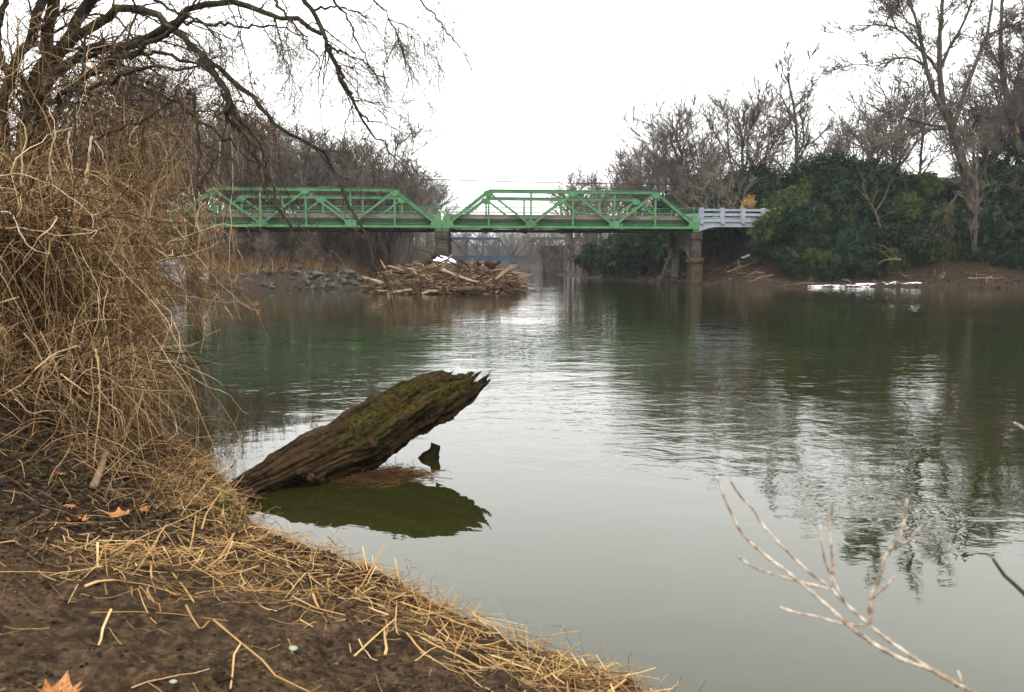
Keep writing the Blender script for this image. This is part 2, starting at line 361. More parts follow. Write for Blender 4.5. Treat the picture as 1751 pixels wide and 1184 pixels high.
def terrain(x, y, fine=True):
    x = np.asarray(x, float); y = np.asarray(y, float); shp = np.broadcast(x, y).shape
    x = np.broadcast_to(x, shp).ravel(); y = np.broadcast_to(y, shp).ravel()
    dl = dist_line(x, y, LEFT); dr = dist_line(x, y, RIGHT); ins = inside(x, y)
    left = dl < dr
    wob = .25 * fbm(x * .6, y * .6, 3.0) * smooth(12, 30, np.hypot(x, y))
    s = np.where(ins, -np.minimum(dl, dr), np.minimum(dl, dr)) + wob
    sp = np.maximum(s, 0)
    near = .24 * (1 - np.exp(-sp / .10)) + .23 * np.minimum(sp, 3.2) + .02 * np.minimum(sp, 40)
    mound = 2.6 * smooth(3.0, 8.2, -x - .18 * (y - 8)) * smooth(2.0, 6.0, y) * smooth(.2, 3.0, sp)
    near = near + mound
    far = .55 * smooth(0, 1.5, sp) + 1.0 * smooth(1, 5, sp) + .9 * smooth(5, 22, sp) + .4 * fbm(x * .15, y * .15) * smooth(2, 8, sp) + .008 * sp
    wl_ = smooth(28, 50, y)
    zl = near * (1 - wl_) + far * wl_
    zr = .16 * np.minimum(sp, 3.0) + 6.3 * smooth(2.5, 17, sp) + .6 * smooth(0, 30, sp) + .7 * fbm(x * .12, y * .12, 5.0) * smooth(2, 9, sp) + .01 * sp
    zr = zr * np.where(y > 100, .92, 1.0)
    zd = np.where(left, zl, zr)
    zb = -np.minimum(-np.minimum(s, 0) * .45, 2.2) - .02
    z = np.where(s > 0, zd, zb)
    z = z + smooth(300, 900, np.hypot(x, y)) * 10 * (s > 0)
    if fine:
        w = smooth(.0, .25, s) * (1 - smooth(12, 30, np.hypot(x, y)))
        z = z + w * (.09 * fbm(x * 3.1, y * 3.1, 1.0, 4) + .055 * fbm(x * 11, y * 11, 2.0, 3))
        z = z + smooth(.5, 3, s) * smooth(20, 40, y) * .18 * fbm(x * .9, y * .9, 4.0, 3)
    return z.reshape(shp), s.reshape(shp)
def Z(x, y): return float(terrain(np.array([x]), np.array([y]))[0][0])

def hit(u, v, lo=3.0, hi=200.0):
    d = np.geomspace(lo, hi, 1500); ry = ray(u, v); p = ry[None] * (d / ry[1])[:, None]; p[:, 2] += CAMZ
    z, _ = terrain(p[:, 0], p[:, 1]); k = np.argmax(p[:, 2] < z); return p[k]
def make_ground():
    nx, ny = 560, 760
    t = np.linspace(-1, 1, nx); b = 7.6; xs = -1.2 + 1500 * np.sinh(b * t) / math.sinh(b)
    t = np.linspace(-.62, 1, ny); ys = 4.5 + 1500 * np.sinh(b * t) / math.sinh(b)
    Xg, Yg = np.meshgrid(xs, ys); Zg, S = terrain(Xg, Yg)
    v = np.stack([Xg, Yg, Zg], -1).reshape(-1, 3)
    i = np.arange(nx * ny).reshape(ny, nx)
    f = np.stack([i[:-1, :-1], i[:-1, 1:], i[1:, 1:], i[1:, :-1]], -1).reshape(-1, 4)
    g = Geo(); g.add(v, f); me = g.mesh('ground', M['ground'], True)
    leafy = np.clip(smooth(1.0, 3.5, S + .8 * fbm(Xg * .5, Yg * .5)) * smooth(10, 40, Yg), 0, 1) * .85
    leafy = np.maximum(leafy, .80 * smooth(20, 50, Yg))
    at = me.attributes.new('leafy', 'FLOAT', 'POINT'); at.data.foreach_set('value', leafy.astype(np.float32).ravel())
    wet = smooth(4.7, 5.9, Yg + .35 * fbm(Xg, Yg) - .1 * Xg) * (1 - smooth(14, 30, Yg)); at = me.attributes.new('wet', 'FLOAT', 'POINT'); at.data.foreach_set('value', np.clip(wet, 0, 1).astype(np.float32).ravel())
    o = obj('ground', me); struct(o)
make_ground()
g = Geo(); g.add([[-1500, -400, 0], [1500, -400, 0], [1500, 1500, 0], [-1500, 1500, 0]], [[0, 1, 2, 3]])
struct(obj('river_water', g.mesh('river_water', M['water'])))

# ------------------------------------------------------------------ growing curves
def norm(a): return a / (np.linalg.norm(a, axis=-1, keepdims=True) + 1e-12)
def grow(rng, S, D, Ln, n, wig, trop=0.0, kink=0.0):
    m = len(S); Pn = np.zeros((m, n, 3)); Pn[:, 0] = S; d = norm(D.copy()); st = (Ln / (n - 1))[:, None]
    for i in range(1, n):
        d = d + wig * rng.normal(size=(m, 3)) + np.array([0, 0, trop]); d = norm(d); Pn[:, i] = Pn[:, i - 1] + d * st
    return Pn
def sprout(rng, Pn, R, k, t0, t1, a0, a1, lf, n, wig, trop, rf, lenfall=.55, tip=.3, rmin=0.0, fixed=None, rscale=0.0):
    m, n0, _ = Pn.shape
    idx = np.repeat(np.arange(m), k); K = len(idx)
    t = rng.uniform(t0, t1, K); f = t * (n0 - 1); i0 = np.minimum(f.astype(int), n0 - 2); w = (f - i0)[:, None]
    S = Pn[idx, i0] * (1 - w) + Pn[idx, i0 + 1] * w
    T = norm(Pn[idx, i0 + 1] - Pn[idx, i0])
    r = R[idx, i0] * (1 - w[:, 0]) + R[idx, i0 + 1] * w[:, 0]
    q = norm(np.cross(T, rng.normal(size=(K, 3)))); a = rng.uniform(a0, a1, K)[:, None]
    D = np.cos(a) * T + np.sin(a) * q
    pl = np.linalg.norm(np.diff(Pn, axis=1), axis=2).sum(1)[idx] if fixed is None else np.full(K, fixed)
    Ln = lf * pl * (1 - lenfall * t) * rng.uniform(.55, 1.25, K)
    if rscale: Ln = Ln * np.clip(r / rscale, .22, 1)
    C = grow(rng, S, D, Ln, n, wig, trop)
    r0 = np.maximum(r * rf * rng.uniform(.7, 1.0, K), rmin)
    RR = r0[:, None] * np.linspace(1, tip, n)[None]
    return C, RR

def bare_tree(seed, h, r0, style='vase', dens=1.0, bark='bark_far', twig='twig_far', lean=0.0):
    rng = np.random.default_rng(seed)
    tr = Geo(); cr = Geo()
    top = h * {'vase': .62, 'tall': .93, 'round': .7, 'multi': .5}[style]
    T = grow(rng, np.zeros((1, 3)), np.array([[lean + rng.normal() * .04, rng.normal() * .04, 1.0]]), np.array([top]), 14, .045 if style != 'multi' else .09, .03)
    T[:, 0, 2] -= .5
    R = (r0 * np.linspace(1, .22, 14) ** .9)[None]; R[0, 0] *= 1.35
    tr.tubes(T, R, 9)
    k1, t0, a0, a1, lf = {'vase': (18, .22, .35, .85, .75), 'tall': (22, .3, .6, 1.15, .36), 'round': (16, .3, .6, 1.2, .55), 'multi': (8, .05, .25, .8, 1.0)}[style]
    L1, R1 = sprout(rng, T, R, k1, t0, .98, a0, a1, lf, 9, .13 if style != 'vase' else .075, .10 if style != 'vase' else .075, .62, .5 if style != 'vase' else .3)
    tr.tubes(L1, R1, 6)
    va = style in ('vase', 'tall')
    L2, R2 = sprout(rng, L1, R1, int(7 * dens), .14, 1, .3 if va else .4, .7 if va else .95, .66, 7, .09 if va else .13, .06, .7, rmin=.055)
    cr.tubes(L2, R2, 4)
    L3, R3 = sprout(rng, L2, R2, int(5 * dens), .12, 1, .3, .75 if va else .9, .74, 6, .10 if va else .12, .04, .6, rmin=.030)
    cr.tubes(L3, R3, 3)
    L4, R4 = sprout(rng, L3, R3, int(4 * dens), .1, 1, .3, .75 if va else .9, .8, 4, .08, .03, .7, rmin=.019)
    cr.tubes(L4, R4, 3)
    L5, R5 = sprout(rng, np.concatenate([L1]), R1, int(6 * dens), .1, 1, .5, 1.2, .22, 5, .2, .04, .3, rmin=.015)
    cr.tubes(L5, R5, 3)
    zt_ = np.percentile(np.concatenate([L3[:, -1, 2], L2[:, -1, 2]]), 99.5) / h
    zt_ *= .90
    for G_ in (tr, cr): G_.v = [v_ / np.array([min(zt_, 1) ** .5, min(zt_, 1) ** .5, zt_]) for v_ in G_.v]
    return tr.mesh('trunk', M[bark], True), cr.mesh('crown', M[twig], False)

protos = {}
def proto(key):
    if key not in protos: protos[key] = bare_tree(*TREES[key])
    return protos[key]
TREES = {                # seed, height, trunk radius, style, density, bark, twig, lean
    'vase_a': (11, 20, .34, 'vase', 1.0), 'vase_b': (12, 20, .30, 'vase', 1.1), 'vase_c': (15, 20, .28, 'vase', 1.0, 'bark_far', 'twig_far', .1),
    'tall_a': (21, 22, .28, 'tall', 1.0, 'bark_grey'), 'tall_b': (22, 20, .22, 'tall', 1.0), 'round_a': (31, 16, .26, 'round', 1.0), 'round_b': (32, 16, .22, 'round', .9),
    'multi_a': (41, 10, .16, 'multi', 1.0), 'multi_b': (42, 9, .13, 'multi', .9), 'slim': (51, 19, .17, 'tall', .8)}
def place_tree(key, x, y, h, label, group=None, rz=None, name='bare_tree', z=None, wide=1.0, cat='tree'):
    tm, cm = proto(key); s = h / TREES[key][1]
    rz = random.random() * 6.28 if rz is None else rz; wide *= 1.4 if key.startswith('vase') else 1.2
    t = thing(name, label, cat, (x, y, Z(x, y) - .1 if z is None else z), rz, group); t.scale = (s * wide, s * wide, s)
    obj('trunk', tm, t); obj('crown', cm, t)
    return t
random.seed(7)
def tree_px(key, u, v, Y, label, group=None, **k):
    """stand a tree at depth Y under picture column u, reaching picture row v"""
    b = P(u, 447, Y); z0 = Z(b[0], b[1]); h = P(u, v, Y)[2] - z0
    return place_tree(key, b[0], b[1], h, label, group, **k)

# ------------------------------------------------------------------ the green truss bridge
C0 = P(979, 447, 89.0); C0[2] = 0
AX = norm(np.array([1.0, .115, 0])); TRV = norm(np.array([-.0587, 1.0, 0])); WID = 10.4
SPAN = 28.0; GAP = .8
ZL, ZT = 6.36, 10.15           # chord centre heights
def B(t, w, z): return np.array([C0[0], C0[1], 0]) + AX * t + TRV * w + np.array([0, 0, z])
def BM(t0):                    # maps local (t, w, z) boxes to the world
    return lambda v: np.array([B(a + t0, b, c) for a, b, c in v])
def gusset(g, t, w, z, rx, rz, th, mat=0, cut=.4, flip=0):
    pts = [(-rx, -rz), (rx, -rz), (rx, rz * cut), (rx * .45, rz), (-rx * .45, rz), (-rx, rz * cut)]
    g.prism([B(t + a, w - th / 2, z + b) for a, b in pts], TRV, th, mat)
def truss_span(t0, slot, label):
    root = thing('truss_span', label, 'bridge', tuple(B(t0, 0, 0)), 0, 'spans of the green truss bridge')
    org = B(t0, 0, 0)
    pl = SPAN / 6
    tn = [t0 - SPAN / 2 + i * pl for i in range(7)]
    def fin(name, g, m, lab=None): return obj(name, g.mesh(name, m, False, org), root, label=lab)
    for w, nm in ((0, 'near'), (WID, 'far')):
        g = Geo()
        # top chord: two channels under a cover plate, end posts the same
        for a, b in (((tn[1], ZT), (tn[5], ZT)), ((tn[0], ZL + .1), (tn[1], ZT)), ((tn[5], ZT), (tn[6], ZL + .1))):
            up = (0, 0, 1)
            g.beam(B(a[0], w, a[1]), B(b[0], w, b[1]), .42, .30)
            d = np.array([b[0] - a[0], b[1] - a[1]]); d /= np.linalg.norm(d); nrm = np.array([-d[1], d[0]])
            A = B(a[0] + nrm[0] * .19, w, a[1] + nrm[1] * .19); Bb = B(b[0] + nrm[0] * .19, w, b[1] + nrm[1] * .19)
            g.beam(A, Bb, .56, .045)
            A = B(a[0] - nrm[0] * .19, w, a[1] - nrm[1] * .19); Bb = B(b[0] - nrm[0] * .19, w, b[1] - nrm[1] * .19)
            # lacing under the chord
            n = int(abs(b[0] - a[0]) / .45)
            for k in range(n):
                p = A + (Bb - A) * (k / n); q = A + (Bb - A) * ((k + 1) / n)
                s1, s2 = (-.18, .18) if k % 2 else (.18, -.18)
                g.beam(p + TRV * s1, q + TRV * s2, .06, .02)
        fin('top_chord', g, M['green_paint'])
        g = Geo()
        g.beam(B(tn[0] - .15, w, ZL), B(tn[6] + .15, w, ZL), .36, .24)
        g.beam(B(tn[0] - .12, w, ZL - .15), B(tn[6] + .12, w, ZL - .15), .46, .04)
        fin('bottom_chord', g, M['green_paint'])
        for i, j in ((1, 2), (2, 3), (3, 4), (4, 5)):
            g = Geo(); up_i = (i % 2 == 1)
            a = (tn[i], ZT - .1 if up_i else ZL + .15); b = (tn[j], ZL + .15 if up_i else ZT - .1)
            for s_ in (-.15, .15): g.beam(B(a[0], w + s_, a[1]), B(b[0], w + s_, b[1]), .03, .20)
            g.beam(B(a[0], w, a[1]), B(b[0], w, b[1]), .27, .03)
            fin('diagonal', g, M['green_paint'])
        for i in range(1, 6):
            g = Geo()
            for s_ in (-.13, .13): g.beam(B(tn[i], w + s_, ZL), B(tn[i], w + s_, ZT - .12), .03, .19, up=(1, 0, 0))
            g.beam(B(tn[i], w, ZL), B(tn[i], w, ZT - .12), .24, .03, up=(1, 0, 0))
            fin('vertical', g, M['green_paint'])
        for i, (rx, rz) in enumerate(((.75, .75), (.50, .32), (.58, .40), (.45, .28), (.58, .40), (.50, .32), (.75, .75))):
            z = {0: ZL + .45, 6: ZL + .45}.get(i, ZL + .30 if i % 2 == 0 else ZT - .30)
            g = Geo()
            for s_ in (-.245, .245):
                sg = 1 if i % 2 == 0 else -1
                if i == 3: sg = -1; z = ZT - .22
                pts = [(-rx, -rz * sg), (rx, -rz * sg), (rx, rz * .1 * sg), (rx * .5, rz * sg), (-rx * .5, rz * sg), (-rx, rz * .1 * sg)]
                if i == 0: pts = [(-.35, -.75), (.9, -.55), (.8, -.1), (.25, .75), (.0, .9), (-.35, .5)]
                if i == 6: pts = [(.35, -.75), (.35, .5), (0, .9), (-.25, .75), (-.8, -.1), (-.9, -.55)]
                g.prism([B(tn[i] + a, w + s_ - .015, z + b) for a, b in pts], TRV, .03)
            fin('gusset_plate', g, M['green_paint'])
    # deck, girders, floor beams
    a0, a1 = tn[0] + .12, tn[6] - .12
    g = Geo(); g.box((a0, .42, 7.02), (a1, WID - .42, 7.22), 0, BM(0)); fin('deck_slab', g, M['asphalt'])
    for w in (.42, WID - .68):
        g = Geo(); g.box((a0, w, 7.23), (a1, w + .26, 7.66), 0, BM(0)); g.box((a0, w - .03, 7.56), (a1, w + .29, 7.70), 0, BM(0)); fin('concrete_parapet', g, M['concrete'])
    for w in (.52, WID - .58):
        g = Geo(); g.box((a0, w, 6.60), (a1, w + .04, 7.02), 0, BM(0)); g.box((a0, w - .14, 6.97), (a1, w + .14, 7.018), 0, BM(0)); g.box((a0, w - .14, 6.56), (a1, w + .14, 6.60), 0, BM(0))
        for k in range(1, 24): g.box((a0 + k * 1.16, w - .08, 6.61), (a0 + k * 1.16 + .03, w - .002, 6.965), 0, BM(0))
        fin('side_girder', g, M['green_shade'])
    for t in tn:
        g = Geo(); g.box((t - .03, .25, 6.02), (t + .03, WID - .25, 6.98), 0, BM(0)); g.box((t - .2, .25, 5.96), (t + .2, WID - .25, 6.02), 0, BM(0)); fin('floor_beam', g, M['steel_dark'])
    g = Geo()
    for w in np.linspace(1.6, WID - 1.6, 6): g.box((a0, w, 6.5), (a1, w + .05, 7.0), 0, BM(0)); g.box((a0, w - .12, 6.46), (a1, w + .16, 6.5), 0, BM(0))
    fin('stringers', g, M['steel_dark'])
    g = Geo()
    for i in range(6):
        g.beam(B(tn[i], .3, 6.1), B(tn[i + 1], WID - .3, 6.1), .12, .08); g.beam(B(tn[i + 1], .3, 6.12), B(tn[i], WID - .3, 6.14), .12, .08)
    fin('lateral_bracing', g, M['steel_dark'])
    g = Geo(); P0 = np.array([B(tn[0] - .3 + (SPAN + .6) * k / 10, .7, 5.86) for k in range(11)]); g.tubes(P0, np.full(11, .13), 10)
    for i in range(7): g.box((tn[i] + 1.0, .55, 5.80), (tn[i] + 1.06, .85, 6.3), 0, BM(0))
    fin('pipe', g, M['steel_dark'])
    rx = random.uniform(-6, -3)
    for dx in (rx, rx + 10.5): g = Geo(); g.box((t0 + dx, -.02, 6.0), (t0 + dx + .12, .06, 6.75), 0, BM(0)); fin('drain_pipe', g, M['white_concrete'])
    for w, q in ((.30, 0), (WID - .3, 1)):
        g = Geo()
        for z, r in ((8.46, .035), (8.22, .02), (7.97, .03)): g.beam(B(tn[0] - .2, w, z), B(tn[6] + .2, w, z), r * 2, r * 2)
        for k in range(13):
            t = tn[0] + .1 + (SPAN - .2) * k / 12
            if k % 2 == 0: g.beam(B(t, w, 7.0), B(t, w, 8.9 if k in (0, 12) else 8.48), .07, .07, up=(1, 0, 0))
        fin('railing', g, M['green_paint'])
    for t in (tn[0], tn[6]):
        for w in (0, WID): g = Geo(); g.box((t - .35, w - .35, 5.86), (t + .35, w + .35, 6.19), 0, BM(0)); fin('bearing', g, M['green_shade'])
    return root
truss_span(0, 0, 'green steel truss span reaching the white concrete approach over the open river')
truss_span(-SPAN - GAP, 1, 'green steel truss span partly hidden by bare overhanging branches and forest bank')

# white approach span
def approach():
    tA = SPAN / 2 + .35; tB = tA + 8.4; org = B(tA, 0, 0)
    root = thing('approach_span', 'pale blue-grey concrete approach span with open post and rail parapet', 'bridge', tuple(org))
    def fin(name, g, m): return obj(name, g.mesh(name, m, False, org), root)
    g = Geo(); g.box((tA, .05, 7.0), (tB, WID - .05, 7.28), 0, BM(0)); fin('deck_slab', g, M['asphalt'])
    for w0, w1 in ((-.05, .30), (WID - .3, WID + .05)):
        g = Geo()      # girder with a haunch curving down to the pier
        n = 16; up = [(tA, 6.98)]; lo = []
        for k in range(n + 1):
            x = (k / n); zz = 6.44 - (.58 * max(0, 1 - x / .28) ** 2)
            lo.append((tA + (tB - tA) * x, zz))
        for k in range(n):
            (a, za), (b, zb) = lo[k], lo[k + 1]
            v = [B(a, w0, za), B(b, w0, zb), B(b, w1, zb), B(a, w1, za), B(a, w0, 6.98), B(b, w0, 6.98), B(b, w1, 6.98), B(a, w1, 6.98)]
            f = [[0, 3, 2, 1], [4, 5, 6, 7], [0, 1, 5, 4], [2, 3, 7, 6]]
            if k == 0: f.append([3, 0, 4, 7])
            if k == n - 1: f.append([1, 2, 6, 5])
            g.add(v, f)
        fin('arched_girder', g, M['white_concrete'])
        g = Geo(); g.box((tA - .02, w0 - .16, 6.99), (tB, w1 + .16, 7.42), 0, BM(0)); g.box((tA - .04, w0 - .20, 7.425), (tB, w1 + .2, 7.50), 0, BM(0)); fin('fascia', g, M['white_concrete'])
        wc = (w0 + w1) / 2
        for k in range(5):
            t = tA + .35 + k * 2.42
            if t > tB - .3: break
            g = Geo(); g.box((t - .26, wc - .24, 7.505), (t + .26, wc + .24, 8.52), 0, BM(0)); g.box((t - .20, wc - .20, 8.525), (t + .2, wc + .2, 8.60), 0, BM(0))
            g.box((t - .22, w0 - .24, 6.80), (t + .22, w0 - .162, 7.40), 0, BM(0)); fin('parapet_post', g, M['white_concrete'])
        for z0, z1 in ((8.22, 8.46), (7.68, 7.98)):
            g = Geo(); g.box((tA + .2, wc - .13, z0), (tB - .05, wc + .13, z1), 0, BM(0)); fin('rail', g, M['white_concrete'])
approach()
# road embankment and abutment at the far end of the approach, and the left abutment
def abutment(t, s_, label):
    org = B(t, 0, 0); root = thing('abutment', label, 'abutment', tuple(org))
    a, b = (t, t + 1.2) if s_ > 0 else (t - 1.2, t)
    g = Geo(); g.box((a, -.3, 1.0), (b, WID + .3, 6.40), 0, BM(0)); obj('stem', g.mesh('stem', M['pier_stone'], False, org), root)
    c, d = (t + 1.2, t + 16) if s_ > 0 else (t - 16, t - 1.2)
    g = Geo(); g.box((c, -.05, 3.0), (d, WID + .05, 7.27), 0, BM(0)); obj('road_fill', g.mesh('road_fill', M['concrete'], False, org), root)
    g = Geo()
    for w in (.1, WID - .1):
        for z in (7.8, 8.3): g.beam(B(c, w, z), B(d, w, z), .1, .2)
        for k in range(7): g.beam(B(c + (d - c) * (k + .5) / 7, w, 7.2), B(c + (d - c) * (k + .5) / 7, w, 8.45), .15, .15, up=(1, 0, 0))
    obj('railing', g.mesh('railing', M['white_concrete'], False, org), root)
abutment(SPAN / 2 + .35 + 8.4, 1, 'stone abutment carrying the road beyond the white approach span')
abutment(-SPAN * 1.5 - GAP - .2, -1, 'stone abutment at the forest end of the green bridge')

# piers: two stone columns joined by an arched wall
def column(name, t, w, zs, root, org, mats, sides=8):
    """zs: list of (z, half width along the bridge, half width across)"""
    for k in range(len(zs) - 1):
        pass
def pier(t, label, lower=True, snow=False):
    org = B(t, 0, -1.5); root = thing('bridge_pier', label, 'pier', tuple(org))
    rng = np.random.default_rng(int(abs(t) * 10) + 3)
    def prof(name, prof_, w, m):
        g = Geo(); n = 12
        Pn = np.array([B(t, w, z) for z, _, _ in prof_]); rings = []
        for z, rt, rw in prof_:
            a = (np.arange(n) + .5) * 2 * np.pi / n
            sq = lambda c: np.sign(c) * np.abs(c) ** .55
            rr = 1 + .025 * rng.normal(size=n)
            rings.append([B(t + rt * sq(np.cos(q)) * e, w + rw * sq(np.sin(q)) * e, z) for q, e in zip(a, rr)])
        V = np.array(rings).reshape(-1, 3); k = len(prof_)
        i = np.arange(k * n).reshape(k, n)
        F = np.stack([i[:-1], np.roll(i, -1, 1)[:-1], np.roll(i, -1, 1)[1:], i[1:]], -1).reshape(-1, 4)
        g.add(V, F); c = Pn[-1]; g.add(np.concatenate([V[-n:], c[None]]), [[a_, (a_ + 1) % n, n] for a_ in range(n)])
        return obj(name, g.mesh(name, m, False, org), root)
    for w in (.35, WID - .3):
        if lower:
            prof('lower_column', [(-1.5, .80, 1.1), (1.0, .78, 1.05), (2.45, .74, 1.0), (2.46, .92, 1.2), (2.72, .94, 1.22), (3.0, .90, 1.15), (3.02, .88, 1.1)], w, M['pier_wet'] if w < 2 else M['pier_stone'])
            prof('upper_column', [(3.0, .62, .85), (5.05, .60, .82), (5.06, .74, .95), (5.42, .76, .96), (5.44, .66, .88), (5.86, .72, .92)], w, M['pier_stone'])
        else:
            prof('column', [(-1.5, .9, 1.2), (2.4, .80, 1.0), (5.0, .72, .92), (5.01, .86, 1.04), (5.4, .88, 1.06), (5.42, .78, .98), (5.86, .82, 1.0)], w, M['pier_stone'])
    g = Geo()          # arched wall between the columns
    w0, w1 = 1.1, WID - 1.1; n = 14; cx = (w0 + w1) / 2; r = (w1 - w0) / 2 - .3
    zb, sc = (2.4, .42) if lower else (1.4, .5)
    for k in range(n):
        a, b = w0 + (w1 - w0) * k / n, w0 + (w1 - w0) * (k + 1) / n
        za = zb + sc * math.sqrt(max(0, r * r - (a - cx) ** 2)) if abs(a - cx) < r else -1.5
        zz = zb + sc * math.sqrt(max(0, r * r - (b - cx) ** 2)) if abs(b - cx) < r else -1.5
        v = [B(t - .42, a, za), B(t + .42, a, za), B(t + .42, b, zz), B(t - .42, b, zz), B(t - .42, a, 5.8), B(t + .42, a, 5.8), B(t + .42, b, 5.8), B(t - .42, b, 5.8)]
        g.add(v, [[0, 3, 2, 1], [4, 5, 6, 7], [1, 2, 6, 5], [3, 0, 4, 7]])
    obj('arch_wall', g.mesh('arch_wall', M['concrete'] if lower else M['pier_stone'], False, org), root)
    return root
pier(-SPAN / 2 - GAP / 2, 'dark stone pier rising behind the heap of driftwood', lower=False)
pier(SPAN / 2 + .15, 'yellow stained stone pier with a ledge where green and white spans meet', lower=True)

# snow on the pier footing behind the driftwood heap, snow by the shore
def blob_sheet(name, pts, z_off, label, cat, m, th=.06, seed=1, nu=40, nv=10, follow=True):
    """a strip of snow along a centre line (x, y, half width)"""
    rng = np.random.default_rng(seed); pts = np.array(pts, float)
    t = np.linspace(0, len(pts) - 1, nu); c = np.stack([np.interp(t, np.arange(len(pts)), pts[:, k]) for k in range(3)], 1)
    T = np.gradient(c[:, :2], axis=0); T = norm(T); Nn = np.stack([-T[:, 1], T[:, 0]], 1)
    e0 = 1 + .5 * fbm(t * 3, 0.3, seed) * 2; e1 = 1 + .5 * fbm(t * 3, 7.3, seed) * 2
    g = Geo(); V = []
    for i in range(nu):
        for j in range(nv):
            f = -1 + 2 * j / (nv - 1); wd = c[i, 2] * (e0[i] if f < 0 else e1[i]); p = c[i, :2] + Nn[i] * f * wd
            V.append((p[0], p[1], 0.0, th * (1 - f * f) ** .5))
    V = np.array(V); zt, _ = terrain(V[:, 0], V[:, 1]); zz = (np.maximum(zt, 0) if follow else 0) + V[:, 3] + z_off
    i = np.arange(nu * nv).reshape(nu, nv)
    F = np.stack([i[:-1, :-1], i[1:, :-1], i[1:, 1:], i[:-1, 1:]], -1).reshape(-1, 4)
    g.add(np.stack([V[:, 0], V[:, 1], zz], 1), F)
    if nu > 60:
        f0 = g.q[0]; cc = V[f0].mean(1); keep = fbm(cc[:, 0] * 1.6, cc[:, 1] * 6.0, 7.0) + .25 * vnoise(cc[:, 0] * 5, cc[:, 1] * 14, 3.0) > .0; g.q[0] = f0[keep]; g.qm[0] = g.qm[0][keep]; g.qr[0] = g.qr[0][keep]
    org = np.array([pts[:, 0].mean(), pts[:, 1].mean(), float(zz.mean())])
    return tag(obj(name, g.mesh(name, m, True, org), None, tuple(org)), label, cat)
def strip(px, hw): return [(*PZ(u, v, .25)[:2], w) for (u, v), w in zip(px, hw)]
blob_sheet('snow_patch', [(*hit(u, v, 60)[:2], w) for u, v, w in ((1380, 489.5, .06), (1400, 489, .3), (1425, 488.5, .6), (1455, 488, .35), (1480, 486.5, .75), (1500, 486, .3), (1525, 484, .8), (1550, 484, .35), (1585, 484, .04))],
           -.03, 'long thin patch of white snow lying on the muddy shore', 'snow patch', M['snow'], .05, 3, 200, 21)
blob_sheet('snow_patch', [(*hit(u, v, 60)[:2], w) for u, v, w in ((1266, 442, .1), (1274, 440, .45), (1284, 437, .1))], .02,
           'small white snow patch on the dirt slope beneath the white bridge span', 'snow patch', M['snow'], .06, 5)
g = Geo(); c = B(-SPAN / 2 - GAP / 2, -1.5, 0); rng = np.random.default_rng(4)
u_ = np.linspace(0, 1, 12)[:, None]; a_ = np.linspace(0, 2 * np.pi, 25)[None, :-1]
rr = 1.45 * (1 - u_ ** 2.2) * (1 + .14 * np.sin(a_ * 3 + 1) + .08 * np.sin(a_ * 7)); V = np.stack([rr * np.cos(a_) * 1.0, rr * np.sin(a_) * .6, (1.15 * u_ ** .8) * np.ones_like(a_) + .12 * np.sin(a_ * 4) * (1 - u_)], -1)
i = np.arange(12 * 24).reshape(12, 24); F = np.stack([i[:-1], np.roll(i, -1, 1)[:-1], np.roll(i, -1, 1)[1:], i[1:]], -1).reshape(-1, 4)
g.add(V.reshape(-1, 3), F); tag(obj('snow_heap', g.mesh('snow_heap', M['snow'], True), None, (c[0], c[1] - 1.2, 2.05)), 'cap of snow heaped against the pier behind the driftwood', 'snow heap')

